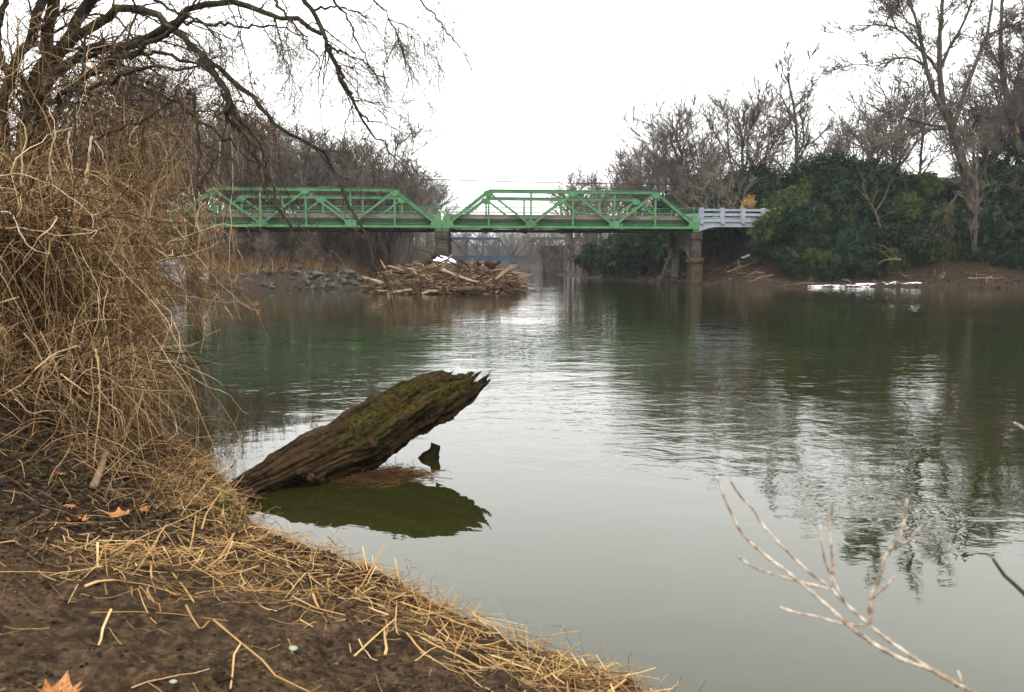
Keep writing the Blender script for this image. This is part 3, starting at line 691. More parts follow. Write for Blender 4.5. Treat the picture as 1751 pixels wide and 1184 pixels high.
# ------------------------------------------------------------------ far blue railway truss bridge
def blue_bridge():
    Yb = 262.0
    def q(u, v, dy=0): p = P(u, v, Yb + dy); return p
    s = FPX / Yb * (1 / 1.0)
    zt = q(853, 408)[2]; zb = q(853, 440)[2]; zf = q(853, 446)[2]
    for nodes, lab, mt in (((770, 797, 825.5, 853, 876), 'distant blue truss railway span beyond the driftwood heap', 'blue_paint'),
                           ((881, 911, 940, 969, 998, 1027), 'distant grey-brown truss railway span half hidden by trees', 'rust_steel')):
        x = [q(u, 440)[0] for u in nodes]; org = np.array([x[0], Yb, 0]); root = thing('railway_truss', lab, 'bridge', tuple(org), 0, 'spans of the distant railway bridge')
        m = M[mt]; fwd = (mt == 'rust_steel')
        for dy in (0, 5.5):
            W_ = lambda xx, zz: np.array([xx, Yb + dy, zz])
            g = Geo(); n = len(x)
            top = x[1:] if fwd else x[:-1]
            g.beam(W_(top[0] - .2, zt), W_(top[-1] + .2, zt), .5, .62); obj('top_chord', g.mesh('top_chord', m, False, org), root)
            g = Geo(); e = (x[0], x[1]) if fwd else (x[-1], x[-2]); g.beam(W_(e[0], zb), W_(e[1], zt), .5, .62); obj('end_post', g.mesh('end_post', m, False, org), root)
            if fwd: g = Geo(); g.beam(W_(x[-1] + 3.5, zb), W_(x[-1], zt), .5, .62); obj('end_post', g.mesh('end_post', m, False, org), root)
            else: g = Geo(); g.beam(W_(x[0] - 4.5, zb), W_(x[0], zt), .5, .62); obj('end_post', g.mesh('end_post', m, False, org), root)
            for k, xx in enumerate(top):
                g = Geo(); g.beam(W_(xx, zb), W_(xx, zt), .35, .35, up=(1, 0, 0)); obj('vertical', g.mesh('vertical', m, False, org), root)
            for a, b in zip(top[:-1], top[1:]):
                g = Geo()
                g.beam(W_(a, zt) if not fwd else W_(a, zt), W_(b, zb), .25, .36)
                if (a + b) / 2 > x[-2] - 2 and not fwd or fwd: g.beam(W_(a, zb), W_(b, zt), .2, .22)
                obj('diagonal', g.mesh('diagonal', m, False, org), root)
            g = Geo(); g.box((x[0] - (0 if fwd else 4.5), Yb + dy - .25, zf), (x[-1] + (3.5 if fwd else 0), Yb + dy + .25, zb + .5)); obj('deck_girder', g.mesh('deck_girder', m, False, org), root)
        g = Geo(); g.box((x[0] - (0 if fwd else 4.5), Yb + .3, zb), (x[-1] + (3.5 if fwd else 0), Yb + 5.2, zb + .2))
        for xx in (x[1:] if fwd else x[:-1]): g.box((xx - .15, Yb + .26, zt - .7), (xx + .15, Yb + 5.2, zt - .3))
        obj('deck', g.mesh('deck', M['steel_dark'], False, org), root)
    for xx, lab in ((q(878.5, 447)[0], 'short blue-topped pier between the two distant railway spans'), (q(768, 447)[0] - 6, 'stone pier at the hidden end of the distant blue span'), (q(1027, 447)[0] + 3, 'stone pier at the far end of the distant brown span')):
        root = thing('railway_pier', lab, 'pier', (xx, Yb, -1))
        g = Geo(); g.box((xx - 1.3, Yb - .4, 1.6), (xx + 1.3, Yb + 6, zf - .02)); obj('cap', g.mesh('cap', M['blue_paint'], False, (xx, Yb, -1)), root)
        g = Geo(); g.box((xx - 1.2, Yb - .3, -1), (xx + 1.2, Yb + 5.9, 1.598)); obj('shaft', g.mesh('shaft', M['concrete'], False, (xx, Yb, -1)), root)
blue_bridge()
# old stone pier on the right shore in front of the distant bridge (dark, overgrown)
def old_pier():
    c = P(946, 447, 165); z0 = -.5; root = thing('old_pier', 'dark overgrown square stone pier among trees before the distant bridge', 'pier', (c[0], 165, z0))
    g = Geo(); n = 5
    for k in range(n):
        z = z0 + k * 1.15; r = 2.3 - .08 * k; g.box((c[0] - r, 165 - r, z), (c[0] + r, 165 + r, z + 1.147))
    obj('shaft', g.mesh('shaft', M['pier_stone'], False, (c[0], 165, z0)), root)
    g = Geo(); g.box((c[0] - 2.4, 162.6, z0 + 5.76), (c[0] + 2.4, 167.4, z0 + 6.2)); obj('cap', g.mesh('cap', M['pier_stone'], False, (c[0], 165, z0)), root)
old_pier()

# cables strung above the river behind the bridge
for (u0, v0, u1, v1, Y, r, lab) in ((560, 300, 1420, 316, 112, .06, 'dark utility cable strung above the green bridge'), (560, 312, 1420, 322, 118, .025, 'thin lower wire strung just below the dark utility cable')):
    a, b = P(u0, v0, Y), P(u1, v1, Y); t = np.linspace(0, 1, 40)[:, None]; pts = a + (b - a) * t; pts[:, 2] -= .9 * 4 * (t * (1 - t))[:, 0] * .5
    g = Geo(); g.tubes(pts, np.full(40, r), 5); tag(obj('utility_cable', g.mesh('utility_cable', M['cable'], True, a), None, tuple(a)), lab, 'cable')

# ------------------------------------------------------------------ driftwood heap
def jam():
    rng = np.random.default_rng(77)
    cx, cy = P(766, 447, 69)[0], 70.5
    rx, ry = 6.3, 7.5
    def top(x, y):
        u = (x - cx) / rx; v = (y - cy) / ry; d = np.clip(1 - np.abs(u) ** 2.6 - np.abs(v) ** 2.4, 0, 1)
        return 2.05 * d ** .42 + .45 * np.exp(-((u + .05) ** 2) / .16 - (v - .25) ** 2 / .4) * (d > 0)
    # dark core of packed sticks and silt
    n = 40; a = np.linspace(-1.0, 1.0, n); X, Y = np.meshgrid(cx + rx * a * .985, cy + ry * a * .985); Zc = top(X, Y) - .42 + .10 * fbm(X * 2, Y * 2); Zc = np.maximum(Zc, -.25)
    g = Geo(); i = np.arange(n * n).reshape(n, n); g.add(np.stack([X, Y, Zc], -1).reshape(-1, 3), np.stack([i[:-1, :-1], i[:-1, 1:], i[1:, 1:], i[1:, :-1]], -1).reshape(-1, 4))
    org = (cx, cy, 0)
    core = obj('driftwood_tangle', g.mesh('silt', M['drift_brown'], False, org), None, org)
    # small sticks: too many to count
    K = 11000
    th = rng.uniform(0, 2 * np.pi, K); r = rng.uniform(0, 1, K) ** .35
    front = rng.random(K) < .66; th = np.where(front, rng.uniform(-np.pi, 0, K), th)
    x = cx + rx * r * np.sign(np.cos(th)) * np.abs(np.cos(th)) ** .75; y = cy + ry * r * np.sin(th)
    z = top(x, y) * rng.uniform(.0, 1.02, K) ** np.where(r > .8, .8, .1) + .03
    L = rng.uniform(.35, 1.9, K); az = rng.normal(0, .9, K) + np.where(rng.random(K) < .5, 0, np.pi); el = rng.normal(.02, .26, K)
    D = np.stack([np.cos(az) * np.cos(el), np.sin(az) * np.cos(el) * .8, np.sin(el)], 1)
    S = np.stack([x, y, z], 1) - D * L[:, None] / 2
    Pn = grow(rng, S, D, L, 5, .10); R = (rng.uniform(.010, .045, K) * np.where(rng.random(K) < .1, 1.6, 1))[:, None] * np.linspace(1, .6, 5)[None]
    g = Geo(); tint = rng.beta(1.3, 1.6, K); g.tubes(Pn, R, 5, (rng.random(K) < .33).astype(int), tint, cap=True)
    st = obj('sticks', g.mesh('sticks', [M['drift_brown'], M['drift_pale']], False, org), core)
    tag(core, 'dense brown tangle of small sticks and silt heaped in midstream', 'driftwood', kind='stuff')
    # individual logs: bark stripped or brown, some forked
    pr = []
    for s in range(10):
        g = Geo(); Ln = 1.0; P1 = grow(rng, np.array([[-.5, 0, 0.]]), np.array([[1, 0, 0.]]), np.array([1.0]), 8, .06); R1 = np.linspace(.045, .026, 8)[None] * rng.uniform(.8, 1.2)
        R1 = R1 * (1 + .12 * rng.normal(size=(1, 8))); g.tubes(P1, R1, 8, 0, rng.uniform(.1, .9), cap=True)
        if s % 3 == 0:
            C, RC = sprout(rng, P1, R1, 3, .3, .9, .5, 1.0, .35, 5, .12, .02, .6); g.tubes(C, RC, 5, 0, .4, cap=True)
        pr.append((g, M['drift_pale'] if s % 5 in (0, 2) else M['drift_brown']))
    prm = [gg.mesh('log', mm, True) for gg, mm in pr]
    for k in range(150):
        a = rng.uniform(-np.pi * 1.02, .02) if k < 120 else rng.uniform(0, np.pi); r = rng.uniform(.35, 1.0)
        x = cx + rx * r * np.sign(np.cos(a)) * abs(np.cos(a)) ** .75; y = cy + ry * r * np.sin(a)
        z = float(top(np.array(x), np.array(y))) * (rng.uniform(.15, 1.0) if r > .8 else 1.0) + .06
        o = obj('driftwood_log', prm[int(rng.integers(10))], None, (x, y, z), 0)
        ln = rng.uniform(1.2, 4.2); th_ = rng.uniform(.7, 2.6); o.scale = (ln, th_, th_)
        o.rotation_euler = (rng.uniform(0, 6), rng.normal(0, .20), rng.normal(0, .7) + (np.pi if rng.random() < .5 else 0))
        tag(o, 'brown or bleached driftwood log among many in the midstream heap', 'driftwood log', 'driftwood logs of the midstream heap')
    def log(pts, Y, r0, r1, m, label, sides=9, tint=.5, name='driftwood_log', extra=0):
        pts = np.array([P(u, v, Y + (q[0] if q else 0)) for u, v, *q in pts]); t = np.linspace(0, len(pts) - 1, 12)
        Pn = np.stack([np.interp(t, np.arange(len(pts)), pts[:, k]) for k in range(3)], 1) + rng.normal(0, .015, (12, 3))
        g = Geo(); R_ = np.linspace(r0, r1, 12) * (1 + .1 * rng.normal(size=12)); g.tubes(Pn, R_, sides, 0, tint, cap=True)
        if extra:
            C, RC = sprout(rng, Pn[None], R_[None], extra, .5, 1, .4, .9, .3, 5, .15, 0, .6); g.tubes(C, RC, 5, 0, tint, cap=True)
        tag(obj(name, g.mesh(name, m, True, Pn[0]), None, tuple(Pn[0])), label, 'driftwood log', 'driftwood logs of the midstream heap')
    log([(724, 452), (738, 443), (747, 434)], 68.5, .30, .18, M['drift_brown'], 'thick dark butt of a log jutting up left of the snowy pier', tint=.1)
    log([(706, 425, 6), (730, 430, 4), (757, 441)], 68.5, .06, .10, M['drift_brown'], 'long thin dark branch leaning down onto the top of the heap', tint=.1)
    log([(762, 449), (770, 439), (773, 436)], 67.5, .12, .05, M['drift_pale'], 'pale forked stick upright on the crest of the heap', extra=3)
    log([(785, 445), (800, 453), (806, 455)], 67.5, .13, .14, M['drift_brown'], 'dark log slanting on the crest just right of the pier', tint=.1)
    log([(816, 448), (818, 453), (823, 453)], 67.5, .14, .10, M['drift_brown'], 'short dark hooked stump on the crest of the heap', tint=.0)
    log([(831, 449), (838, 455), (843, 460)], 66, .26, .20, M['drift_brown'], 'thick dark broken stump at the right crest of the heap', tint=.0)
    log([(835, 453), (850, 451), (856, 447)], 66, .20, .12, M['drift_brown'], 'dark horned root lying beside the broken stump', tint=.05, extra=2)
    log([(847, 478), (862, 464), (875, 455)], 64.5, .07, .06, M['drift_pale'], 'long pale pole leaning against the right side of the heap', tint=.8)
    log([(852, 476), (866, 464), (877, 458)], 64.3, .05, .05, M['drift_pale'], 'slimmer pale pole beside the long leaning one', tint=.7)
    log([(620, 474), (640, 480), (664, 488)], 65, .07, .15, M['drift_pale'], 'pale log pointing out past the left end of the heap', tint=.8)
    log([(668, 485), (690, 488), (716, 487)], 64, .12, .12, M['drift_brown'], 'reddish brown log lying flat at the left waterline', tint=.8)
    log([(662, 503), (680, 499), (703, 496)], 62.9, .10, .11, M['drift_pale'], 'pale stripped log floating at the lower left of the heap', tint=.6)
    log([(722, 503), (735, 498), (748, 498)], 62.7, .12, .10, M['drift_pale'], 'short pale log floating at the foot of the heap', tint=.7)
    log([(755, 462), (768, 466), (781, 473)], 64.2, .13, .09, M['drift_pale'], 'bleached wide log with a pinkish face across the middle of the heap', tint=.9)
    log([(786, 473), (803, 480), (818, 482)], 63.6, .09, .07, M['drift_pale'], 'bleached long branch slanting down across the middle of the heap', tint=.9)
    log([(708, 463), (714, 473), (718, 485)], 63.9, .07, .05, M['drift_pale'], 'pale curved stick standing near the left end of the heap', tint=.8, extra=2)
    log([(664, 455), (678, 459), (695, 466)], 66, .08, .07, M['drift_pale'], 'pale twisted branch at the upper left edge of the heap', tint=.7, extra=3)
    log([(783, 496), (805, 494), (832, 496)], 62.8, .22, .18, M['drift_brown'], 'big dark brown trunk half sunk along the front waterline', tint=.35)
    log([(862, 497), (880, 495), (899, 492)], 63.5, .10, .05, M['drift_brown'], 'dark branch stretching out past the right end over the water', tint=.3)
    log([(876, 466), (886, 467), (898, 468)], 66, .07, .04, M['drift_pale'], 'short orange brown stick poking out at the right end', tint=.6)
    log([(651, 445), (655, 453), (659, 460)], 72, .05, .12, M['bark_bare'], 'thin broken reddish snag standing left of the heap')
jam()

# ------------------------------------------------------------------ rocks
def rock_mesh(seed):
    rng = np.random.default_rng(seed); import bmesh
    bm = bmesh.new(); pts = rng.normal(size=(22, 3)); pts = norm(pts) * rng.uniform(.75, 1.05, (22, 1)) * np.array([1, .75, .55])
    for p in pts: bm.verts.new(p)
    bmesh.ops.convex_hull(bm, input=bm.verts); bmesh.ops.bevel(bm, geom=bm.edges[:], offset=.05, segments=1, affect='EDGES')
    me = bpy.data.meshes.new('rock'); bm.to_mesh(me); bm.free(); me.materials.append(M['rock']); at = me.attributes.new('tint', 'FLOAT', 'FACE'); return me
RK = [rock_mesh(s) for s in range(9)]
def rocks():
    rng = np.random.default_rng(5)
    n = 0
    for k in range(140):
        u = rng.uniform(395, 668) if k < 40 else rng.uniform(500, 665); b = PZ(u, float(np.interp(u, [400, 480, 560, 660], [503, 497, 494, 491])), 0)
        y = b[1] + rng.uniform(-.2, 7) ; x = b[0] * (y / b[1]); s = rng.uniform(.18, .62) * (1.3 if rng.random() < .15 else 1)
        o = obj('rock', RK[int(rng.integers(9))], None, (x, y, max(Z(x, y), -.05) + s * .12)); o.scale = (s, s, s * rng.uniform(.8, 1.2)); o.rotation_euler = (rng.normal(0, .3), rng.normal(0, .3), rng.uniform(0, 6))
        tag(o, 'grey angular rock among those spilled along the far left shore', 'rock', 'grey rocks along the far left shore')
    for u, v, Y, s, lab in ((593, 474, 82, 1.05, 'largest slab-topped grey boulder by the far left shore'), (508, 468, 84, .95, 'grey boulder above the left end of the rocks'), (538, 486, 78.5, 1.1, 'big pale wedge-shaped boulder at the waterline')):
        p = P(u, v, Y); o = obj('boulder', RK[3], None, tuple(p)); o.scale = (s, s, s * .9); tag(o, lab, 'boulder')
        p[2] = Z(p[0], p[1]) + .25; o.location = p
    for k in range(26):
        u = rng.uniform(1085, 1192); v = np.interp(u, [1085, 1192], [481, 487]); b = PZ(u, v, 0); y = b[1] + rng.uniform(0, 4); x = b[0] * y / b[1]; s = rng.uniform(.2, .5)
        o = obj('rock', RK[int(rng.integers(9))], None, (x, y, Z(x, y) + s * .2)); o.scale = (s,) * 3; o.rotation_euler = (0, 0, rng.uniform(0, 6)); tag(o, 'pale rock on the shore under the right end of the green truss', 'rock', 'rocks under the right end of the bridge')
rocks()

# ------------------------------------------------------------------ bamboo and evergreen thickets
def bush_meshes(seed, rx, rz, plumes=60, per=130, leaf=(.26, .42), m='bamboo'):
    rng = np.random.default_rng(seed)
    n = 9
    S = np.stack([rng.normal(0, rx * .28, plumes), rng.normal(0, rx * .28, plumes), np.full(plumes, -.3)], 1)
    az = rng.uniform(0, 2 * np.pi, plumes); out = rng.uniform(.05, 1.0, plumes) ** .7
    H = rz * (1.12 - .45 * out ** 2) * rng.uniform(.75, 1.08, plumes)
    t = np.linspace(0, 1, n)[None, :, None]
    e = np.stack([np.cos(az) * rx * out, np.sin(az) * rx * out, H], 1)
    Pn = S[:, None] * (1 - t) + 0 * t
    Pn = S[:, None] + (e - S)[:, None] * np.concatenate([t ** 1.5, t ** 1.5, 1 - (1 - t) ** 1.7], 2)
    droop = np.clip(t[..., 0] - .7, 0, 1) ** 2 * 7 * (rz * .14); Pn[:, :, 2] -= droop
    Pn += rng.normal(0, .05, Pn.shape); R = np.full(plumes, .03)[:, None] * np.linspace(1, .25, n)[None]
    tr = Geo(); tr.tubes(Pn, R, 4)
    # side sprays, leaves hang along them
    K = plumes * 11; Sp, RS = sprout(rng, Pn, R, 11, .22, 1, .5, 1.2, 1, 5, .12, -.14, .4, fixed=rx * .42, lenfall=.3)
    tr.tubes(Sp, RS, 3)
    g = Geo()
    k = max(1, per * plumes // K); idx = np.repeat(np.arange(K), k); f = rng.uniform(.1, 1, len(idx)) * 3.999; i0 = f.astype(int); w = (f - i0)[:, None]
    c = Sp[idx, i0] * (1 - w) + Sp[idx, i0 + 1] * w + rng.normal(0, .06, (len(idx), 3))
    T = norm(Sp[idx, i0 + 1] - Sp[idx, i0]); d = norm(T * .8 + rng.normal(0, .45, (len(idx), 3)) + np.array([0, 0, -.45]))
    L = 1.5 * rng.uniform(*leaf, len(idx))[:, None]; s = norm(np.cross(d, np.array([0, 0, 1.0]) + .7 * rng.normal(size=d.shape))) * L * .10
    V = np.stack([c, c + d * L * .45 + s, c + d * L, c + d * L * .45 - s], 1).reshape(-1, 3)
    tint = np.clip(rng.beta(.9, 1.4, plumes)[idx // 11] * .95 + .25 * rng.random(len(idx)) - .12, 0, 1)
    g.add(V, np.arange(len(V)).reshape(-1, 4), 0, tint)
    return tr.mesh('stems', M['culm'], False), g.mesh('foliage', M[m], False)
BUSH = {'a': bush_meshes(1, 2.6, 4.6, 64, 150), 'b': bush_meshes(2, 2.3, 3.8, 60, 140), 'c': bush_meshes(3, 2.9, 5.6, 70, 150),
        'y': bush_meshes(4, 2.2, 4.2, 56, 140, m='bamboo_y'), 'yy': bush_meshes(5, 1.7, 2.8, 46, 130, m='bamboo_y'),
        'gold': bush_meshes(6, .8, 2.0, 22, 110, (.2, .35), 'plume_gold'), 'pale': bush_meshes(7, 1.1, 1.9, 30, 110, (.18, .32), 'plume_pale')}
def bush(key, x, y, s, label, group=None, z=None, name='bamboo_clump', cat='bamboo', rz=None):
    t = thing(name, label, cat, (x, y, (Z(x, y) if z is None else z) - .15), random.uniform(0, 6.28) if rz is None else rz, group); t.scale = (s * random.uniform(.9, 1.1), s * random.uniform(.9, 1.1), s)
    obj('stems', BUSH[key][0], t); obj('foliage', BUSH[key][1], t); return t
def bush_px(key, u, v, Y, s, label, group=None, **k):
    """clump whose top reaches row v, standing on the slope under column u"""
    b = P(u, v, Y); zg = Z(b[0], b[1]); h = {'a': 4.6, 'b': 3.8, 'c': 5.6, 'y': 4.2, 'yy': 2.8, 'gold': 2.0, 'pale': 1.9}[key] * s
    return bush(key, b[0], b[1], s, label, group, z=b[2] - h if key == 'gold' else max(zg - .6, min(b[2] - h, zg + 1.2)), **k)
GB = 'dark bamboo clumps massed on the right bank'
LB = 'dark green bamboo clump merging into the mass on the right bank'
rb = random.Random(3)
for (u, v, Y, s) in [(1395, 262, 99, 1.25), (1440, 250, 100, 1.3), (1490, 248, 101, 1.3), (1540, 250, 102, 1.3), (1590, 262, 101, 1.25), (1640, 272, 101, 1.3), (1690, 262, 99, 1.3), (1735, 245, 97, 1.4), (1790, 240, 96, 1.4), (1850, 250, 95, 1.4),
                     (1345, 285, 101, 1.1), (1300, 300, 104, 1.0), (1420, 290, 95, 1.1), (1470, 285, 95, 1.2), (1520, 290, 95, 1.2), (1575, 300, 95, 1.1), (1630, 310, 94, 1.2), (1690, 305, 93, 1.2), (1745, 290, 92, 1.3), (1800, 290, 91, 1.3),
                     (1440, 330, 91.5, 1.05), (1490, 335, 91, 1.1), (1545, 335, 91, 1.1), (1600, 345, 90, 1.05), (1655, 350, 90, 1.1), (1710, 345, 89, 1.1), (1765, 335, 88, 1.1),
                     (1405, 365, 89.5, .9), (1455, 375, 88.5, .95), (1510, 380, 88.5, .95), (1565, 385, 88, .9), (1620, 392, 88, .9), (1675, 395, 87.5, .85), (1730, 385, 86.5, .95), (1790, 370, 85, 1.0),
                     (1395, 398, 87.0, .72), (1430, 408, 86.4, .78), (1475, 402, 86.2, .85), (1395, 425, 85.4, .55), (1445, 430, 85.2, .62), (1530, 425, 86.5, .6), (1580, 425, 86.6, .55), (1660, 430, 86.0, .5), (1700, 432, 85.0, .5), (1745, 420, 84, .6),
                     (1360, 440, 85.6, .55), (1415, 440, 84.6, .55), (1470, 440, 84.8, .6), (1500, 430, 85.4, .6), (1555, 400, 87, .7), (1610, 410, 87, .65), (1340, 425, 87, .5), (1640, 420, 87, .6)]:
    row = 'crest of the mass on the right bank' if v < 280 else 'upper slope of the right bank mass' if v < 340 else 'lower slope of the right bank mass' if v < 400 else 'foot of the mass just above the shore'
    bush_px('y' if rb.random() < .13 else rb.choice('aabbc'), u, v, Y, s, 'dark green bamboo clump on the ' + row, GB)
for (u, v, Y, s, lab) in [(1335, 292, 93, 1.1, 'yellow-green bamboo clump at the left shoulder of the mass, highest one'), (1316, 322, 90.8, .95, 'yellow-green bamboo clump just behind the end of the white parapet'),
                          (1362, 322, 94, 1.05, 'olive bamboo clump leaning over the bank right of the white span'), (1392, 262, 97, 1.0, 'olive tipped bamboo clump at the crest under the lone bare tree'),
                          (1398, 345, 90.5, .9, 'olive bamboo clump halfway down the slope'), (1345, 360, 92, .8, 'olive bamboo drooping beside the white girder'), (1420, 430, 85, .55, 'olive low bamboo at the foot of the mass above the snow')]:
    bush_px('y', u, v, Y, s, lab, 'yellowing bamboo clumps beside the white span')
for (u, v, Y, s, lab) in [(1295, 378, 90.0, .55, 'small dark leafy clump hanging in front of the white girder end'), (1335, 395, 91, .75, 'dark clump at the upper edge of the dirt slope'), (1365, 390, 89.5, .75, 'rounded dark clump above the pale dead plume'),
                          (1322, 340, 90.5, 1.0, 'dark clump closing off the end of the white girder'), (1352, 332, 90.5, 1.1, 'dark clump just right of where the white span vanishes'), (1382, 330, 90.5, 1.1, 'dark clump second right of where the white span vanishes')]:
    bush_px('b', u, v, Y, s, lab)
bush_px('gold', 1281, 336, 94, .85, 'golden dead bamboo plume above the end of the white parapet', None, name='dead_bamboo_plume', cat='dead bamboo')
bush_px('pale', 1345, 420, 87.5, .9, 'pale grey dead plume low on the bank above the dirt slope', None, name='dead_bamboo_plume', cat='dead bamboo')
bush_px('pale', 1298, 408, 91, .7, 'pale brown dead plume under the white girder', None, name='dead_bamboo_plume', cat='dead bamboo')
# evergreen growth on the bank seen through and under the green bridge
G2 = 'evergreen clumps on the bank beyond the green bridge'; L2_ = 'dark evergreen clump on the bank seen beneath the green bridge'
for k in range(34):
    u = rb.uniform(972, 1300); Y = rb.uniform(104, 128) if u > 1040 else rb.uniform(118, 140)
    b = P(u, 447, Y); zz, s_ = terrain(np.array([b[0]]), np.array([b[1]]))
    if s_[0] < 1.2: continue
    bush(rb.choice('abc'), b[0], b[1], rb.uniform(.9, 1.35), L2_, G2)
for (u, Y, s) in ((1195, 116, 1.7), (1232, 115, 1.6), (1268, 113, 1.7), (1300, 111, 1.7), (1150, 120, 1.5), (1112, 124, 1.4), (1210, 109, 1.3), (1240, 112, 1.4), (1265, 108, 1.3), (1180, 112, 1.3), (1225, 104, 1.0), (1255, 101, 1.0), (1285, 103, 1.1), (1150, 110, 1.2), (1120, 110, 1.2), (1300, 106, 1.2)):
    b = P(u, 447, Y); bush(rb.choice('abc'), b[0], b[1], s, 'dark evergreen clump behind the white approach span', 'evergreens behind the white approach span')

# ------------------------------------------------------------------ bare trees of the right bank
tree_px('vase_b', 1160, 172, 118, 'wide fan-shaped bare tree left of its taller neighbour beyond the bridge end', wide=1.0)
tree_px('vase_a', 1195, 190, 124, 'bare tree filling the gap between the two fan-shaped ones')
tree_px('vase_c', 1272, 142, 114, 'tall fan-shaped bare tree rising behind the white approach span', rz=2.0)
tree_px('tall_a', 1373, 103, 103, 'lone straight bare tree on the crest above the olive bamboo', name='bare_tree', wide=1.15)
tree_px('multi_b', 1243, 290, 99, 'low dark many-limbed tree just behind the white parapet', wide=1.35)
tree_px('round_a', 1225, 255, 108, 'round-headed tangled tree behind the low dark one')
GR = 'smaller bare trees fading along the right bank beyond the bridge'
for (key, u, v, Y) in [('round_b', 1110, 215, 135), ('vase_a', 1085, 240, 150), ('round_a', 1062, 265, 160), ('multi_a', 1040, 290, 160), ('round_b', 1018, 300, 175), ('multi_a', 995, 308, 180), ('vase_c', 1130, 245, 128),
                       ('round_a', 1030, 318, 190), ('multi_b', 975, 320, 185), ('multi_a', 1100, 300, 125), ('multi_b', 1140, 305, 120), ('multi_a', 1180, 300, 112), ('multi_b', 1075, 320, 130), ('round_b', 1150, 280, 126)]:
    tree_px(key, u, v, Y, 'bare tree in the thinning line right of the river beyond the bridge', GR)
GC = 'bare trees crowded on the crest behind the bamboo'
for (key, u, v, Y) in [('round_a', 1300, 205, 112), ('slim', 1330, 230, 118), ('round_b', 1435, 205, 112), ('vase_a', 1475, 150, 112), ('vase_b', 1530, 130, 112), ('slim', 1562, 110, 106), 
                       ('vase_c', 1660, 150, 108), ('slim', 1685, 90, 106), ('vase_b', 1720, 120, 108), ('round_b', 1700, 190, 104), ('vase_a', 1770, 60, 106), ('round_b', 1520, 200, 103),
                       ('vase_a', 1835, 20, 100), ('vase_b', 1900, 10, 96), ('slim', 1800, 60, 95), ('tall_b', 1960, 0, 90), ('round_a', 1800, 120, 100)]:
    tree_px(key, u, v, Y, 'greyish bare tree on the crest ' + ('between the lone straight tree and the largest leaning tree' if u < 1600 else 'right of the largest leaning tree'), GC)
# trees seen beyond the bridge opening, right shore
for (u, v, Y, key, lab) in [(932, 412, 150, 'multi_a', 'slanting bare tree at the water edge before the old pier'), (968, 415, 148, 'multi_b', 'scrubby bare tree clinging to the old stone pier'), (985, 330, 150, 'round_b', 'leaning bare tree right of the old stone pier'),
                            (1008, 360, 132, 'multi_a', 'bare tree leaning over the shore beneath the green bridge')]:
    tree_px(key, u, v, Y, lab)

# ------------------------------------------------------------------ forest of the far left bank
GL = 'bare forest trees on the far left bank'; LL = 'slender grey-brown bare tree crowded in the forest behind the left truss'
rl = random.Random(12)
keys = ['vase_a', 'round_a', 'slim', 'tall_b', 'round_b', 'vase_b', 'slim', 'round_b']
n_left = 0
for k in range(54):
    u = rl.uniform(250, 690); Y = rl.uniform(97, 150)
    b = P(u, 447, Y); s_ = terrain(np.array([b[0]]), np.array([b[1]]))[1][0]
    if s_ < 3: continue
    v = np.interp(u, [250, 360, 480, 560, 620, 690], [120, 165, 215, 240, 260, 285]) + rl.uniform(-8, 62)
    tree_px(rl.choice(keys), u, v, Y, 'bare grey-brown forest tree ' + ('mostly hidden behind the near vine tangle' if u < 400 else 'rising behind the left half of the left truss' if u < 540 else 'rising behind the right half of the left truss'), GL)
for k in range(34):                 # young trees and undergrowth between the trunks
    u = rl.uniform(330, 735); Y = rl.uniform(92, 135); b = P(u, 447, Y)
    if terrain(np.array([b[0]]), np.array([b[1]]))[1][0] < 1.5: continue
    tree_px(rl.choice(['multi_a', 'multi_b']), u, rl.uniform(335, 400), Y, 'low bare sapling clump among the forest trunks on the far left bank', 'saplings on the far left bank', name='sapling')
for k in range(9):                 # in front of the bridge, left shore
    u = rl.uniform(300, 560); Y = rl.uniform(76, 86); b = P(u, 447, Y)
    if terrain(np.array([b[0]]), np.array([b[1]]))[1][0] < 2: continue
    tree_px(rl.choice(['slim', 'multi_a', 'slim']), u, rl.uniform(385, 425), Y, 'thin bare sapling standing before the left truss near the rocks', 'saplings before the left truss', name='sapling')
tree_px('multi_a', 655, 262, 100, 'crooked bare tree lifting its dark limbs above the right end of the left truss', rz=.6)
tree_px('vase_a', 668, 225, 104, 'bare tree with fine upright twigs at the edge of the left forest')
GD = 'faint trees far beyond the bridges'
for (u, v, Y) in [(715, 322, 235), (735, 318, 250), (752, 330, 260), (700, 300, 190), (690, 290, 160), (690, 330, 210), (760, 400, 290), (790, 405, 300), (820, 408, 320), (850, 412, 330), (880, 408, 340), (905, 405, 330), (925, 400, 310), (770, 395, 330), (800, 400, 340),
                  (835, 398, 350), (870, 395, 360), (900, 398, 350), (940, 395, 300), (730, 390, 240), (745, 400, 220)]:
    tree_px(rl.choice(['round_a', 'vase_b', 'round_b']), u, v - 6, Y, 'pale misty bare tree far up the river beyond both bridges', GD, wide=1.2)
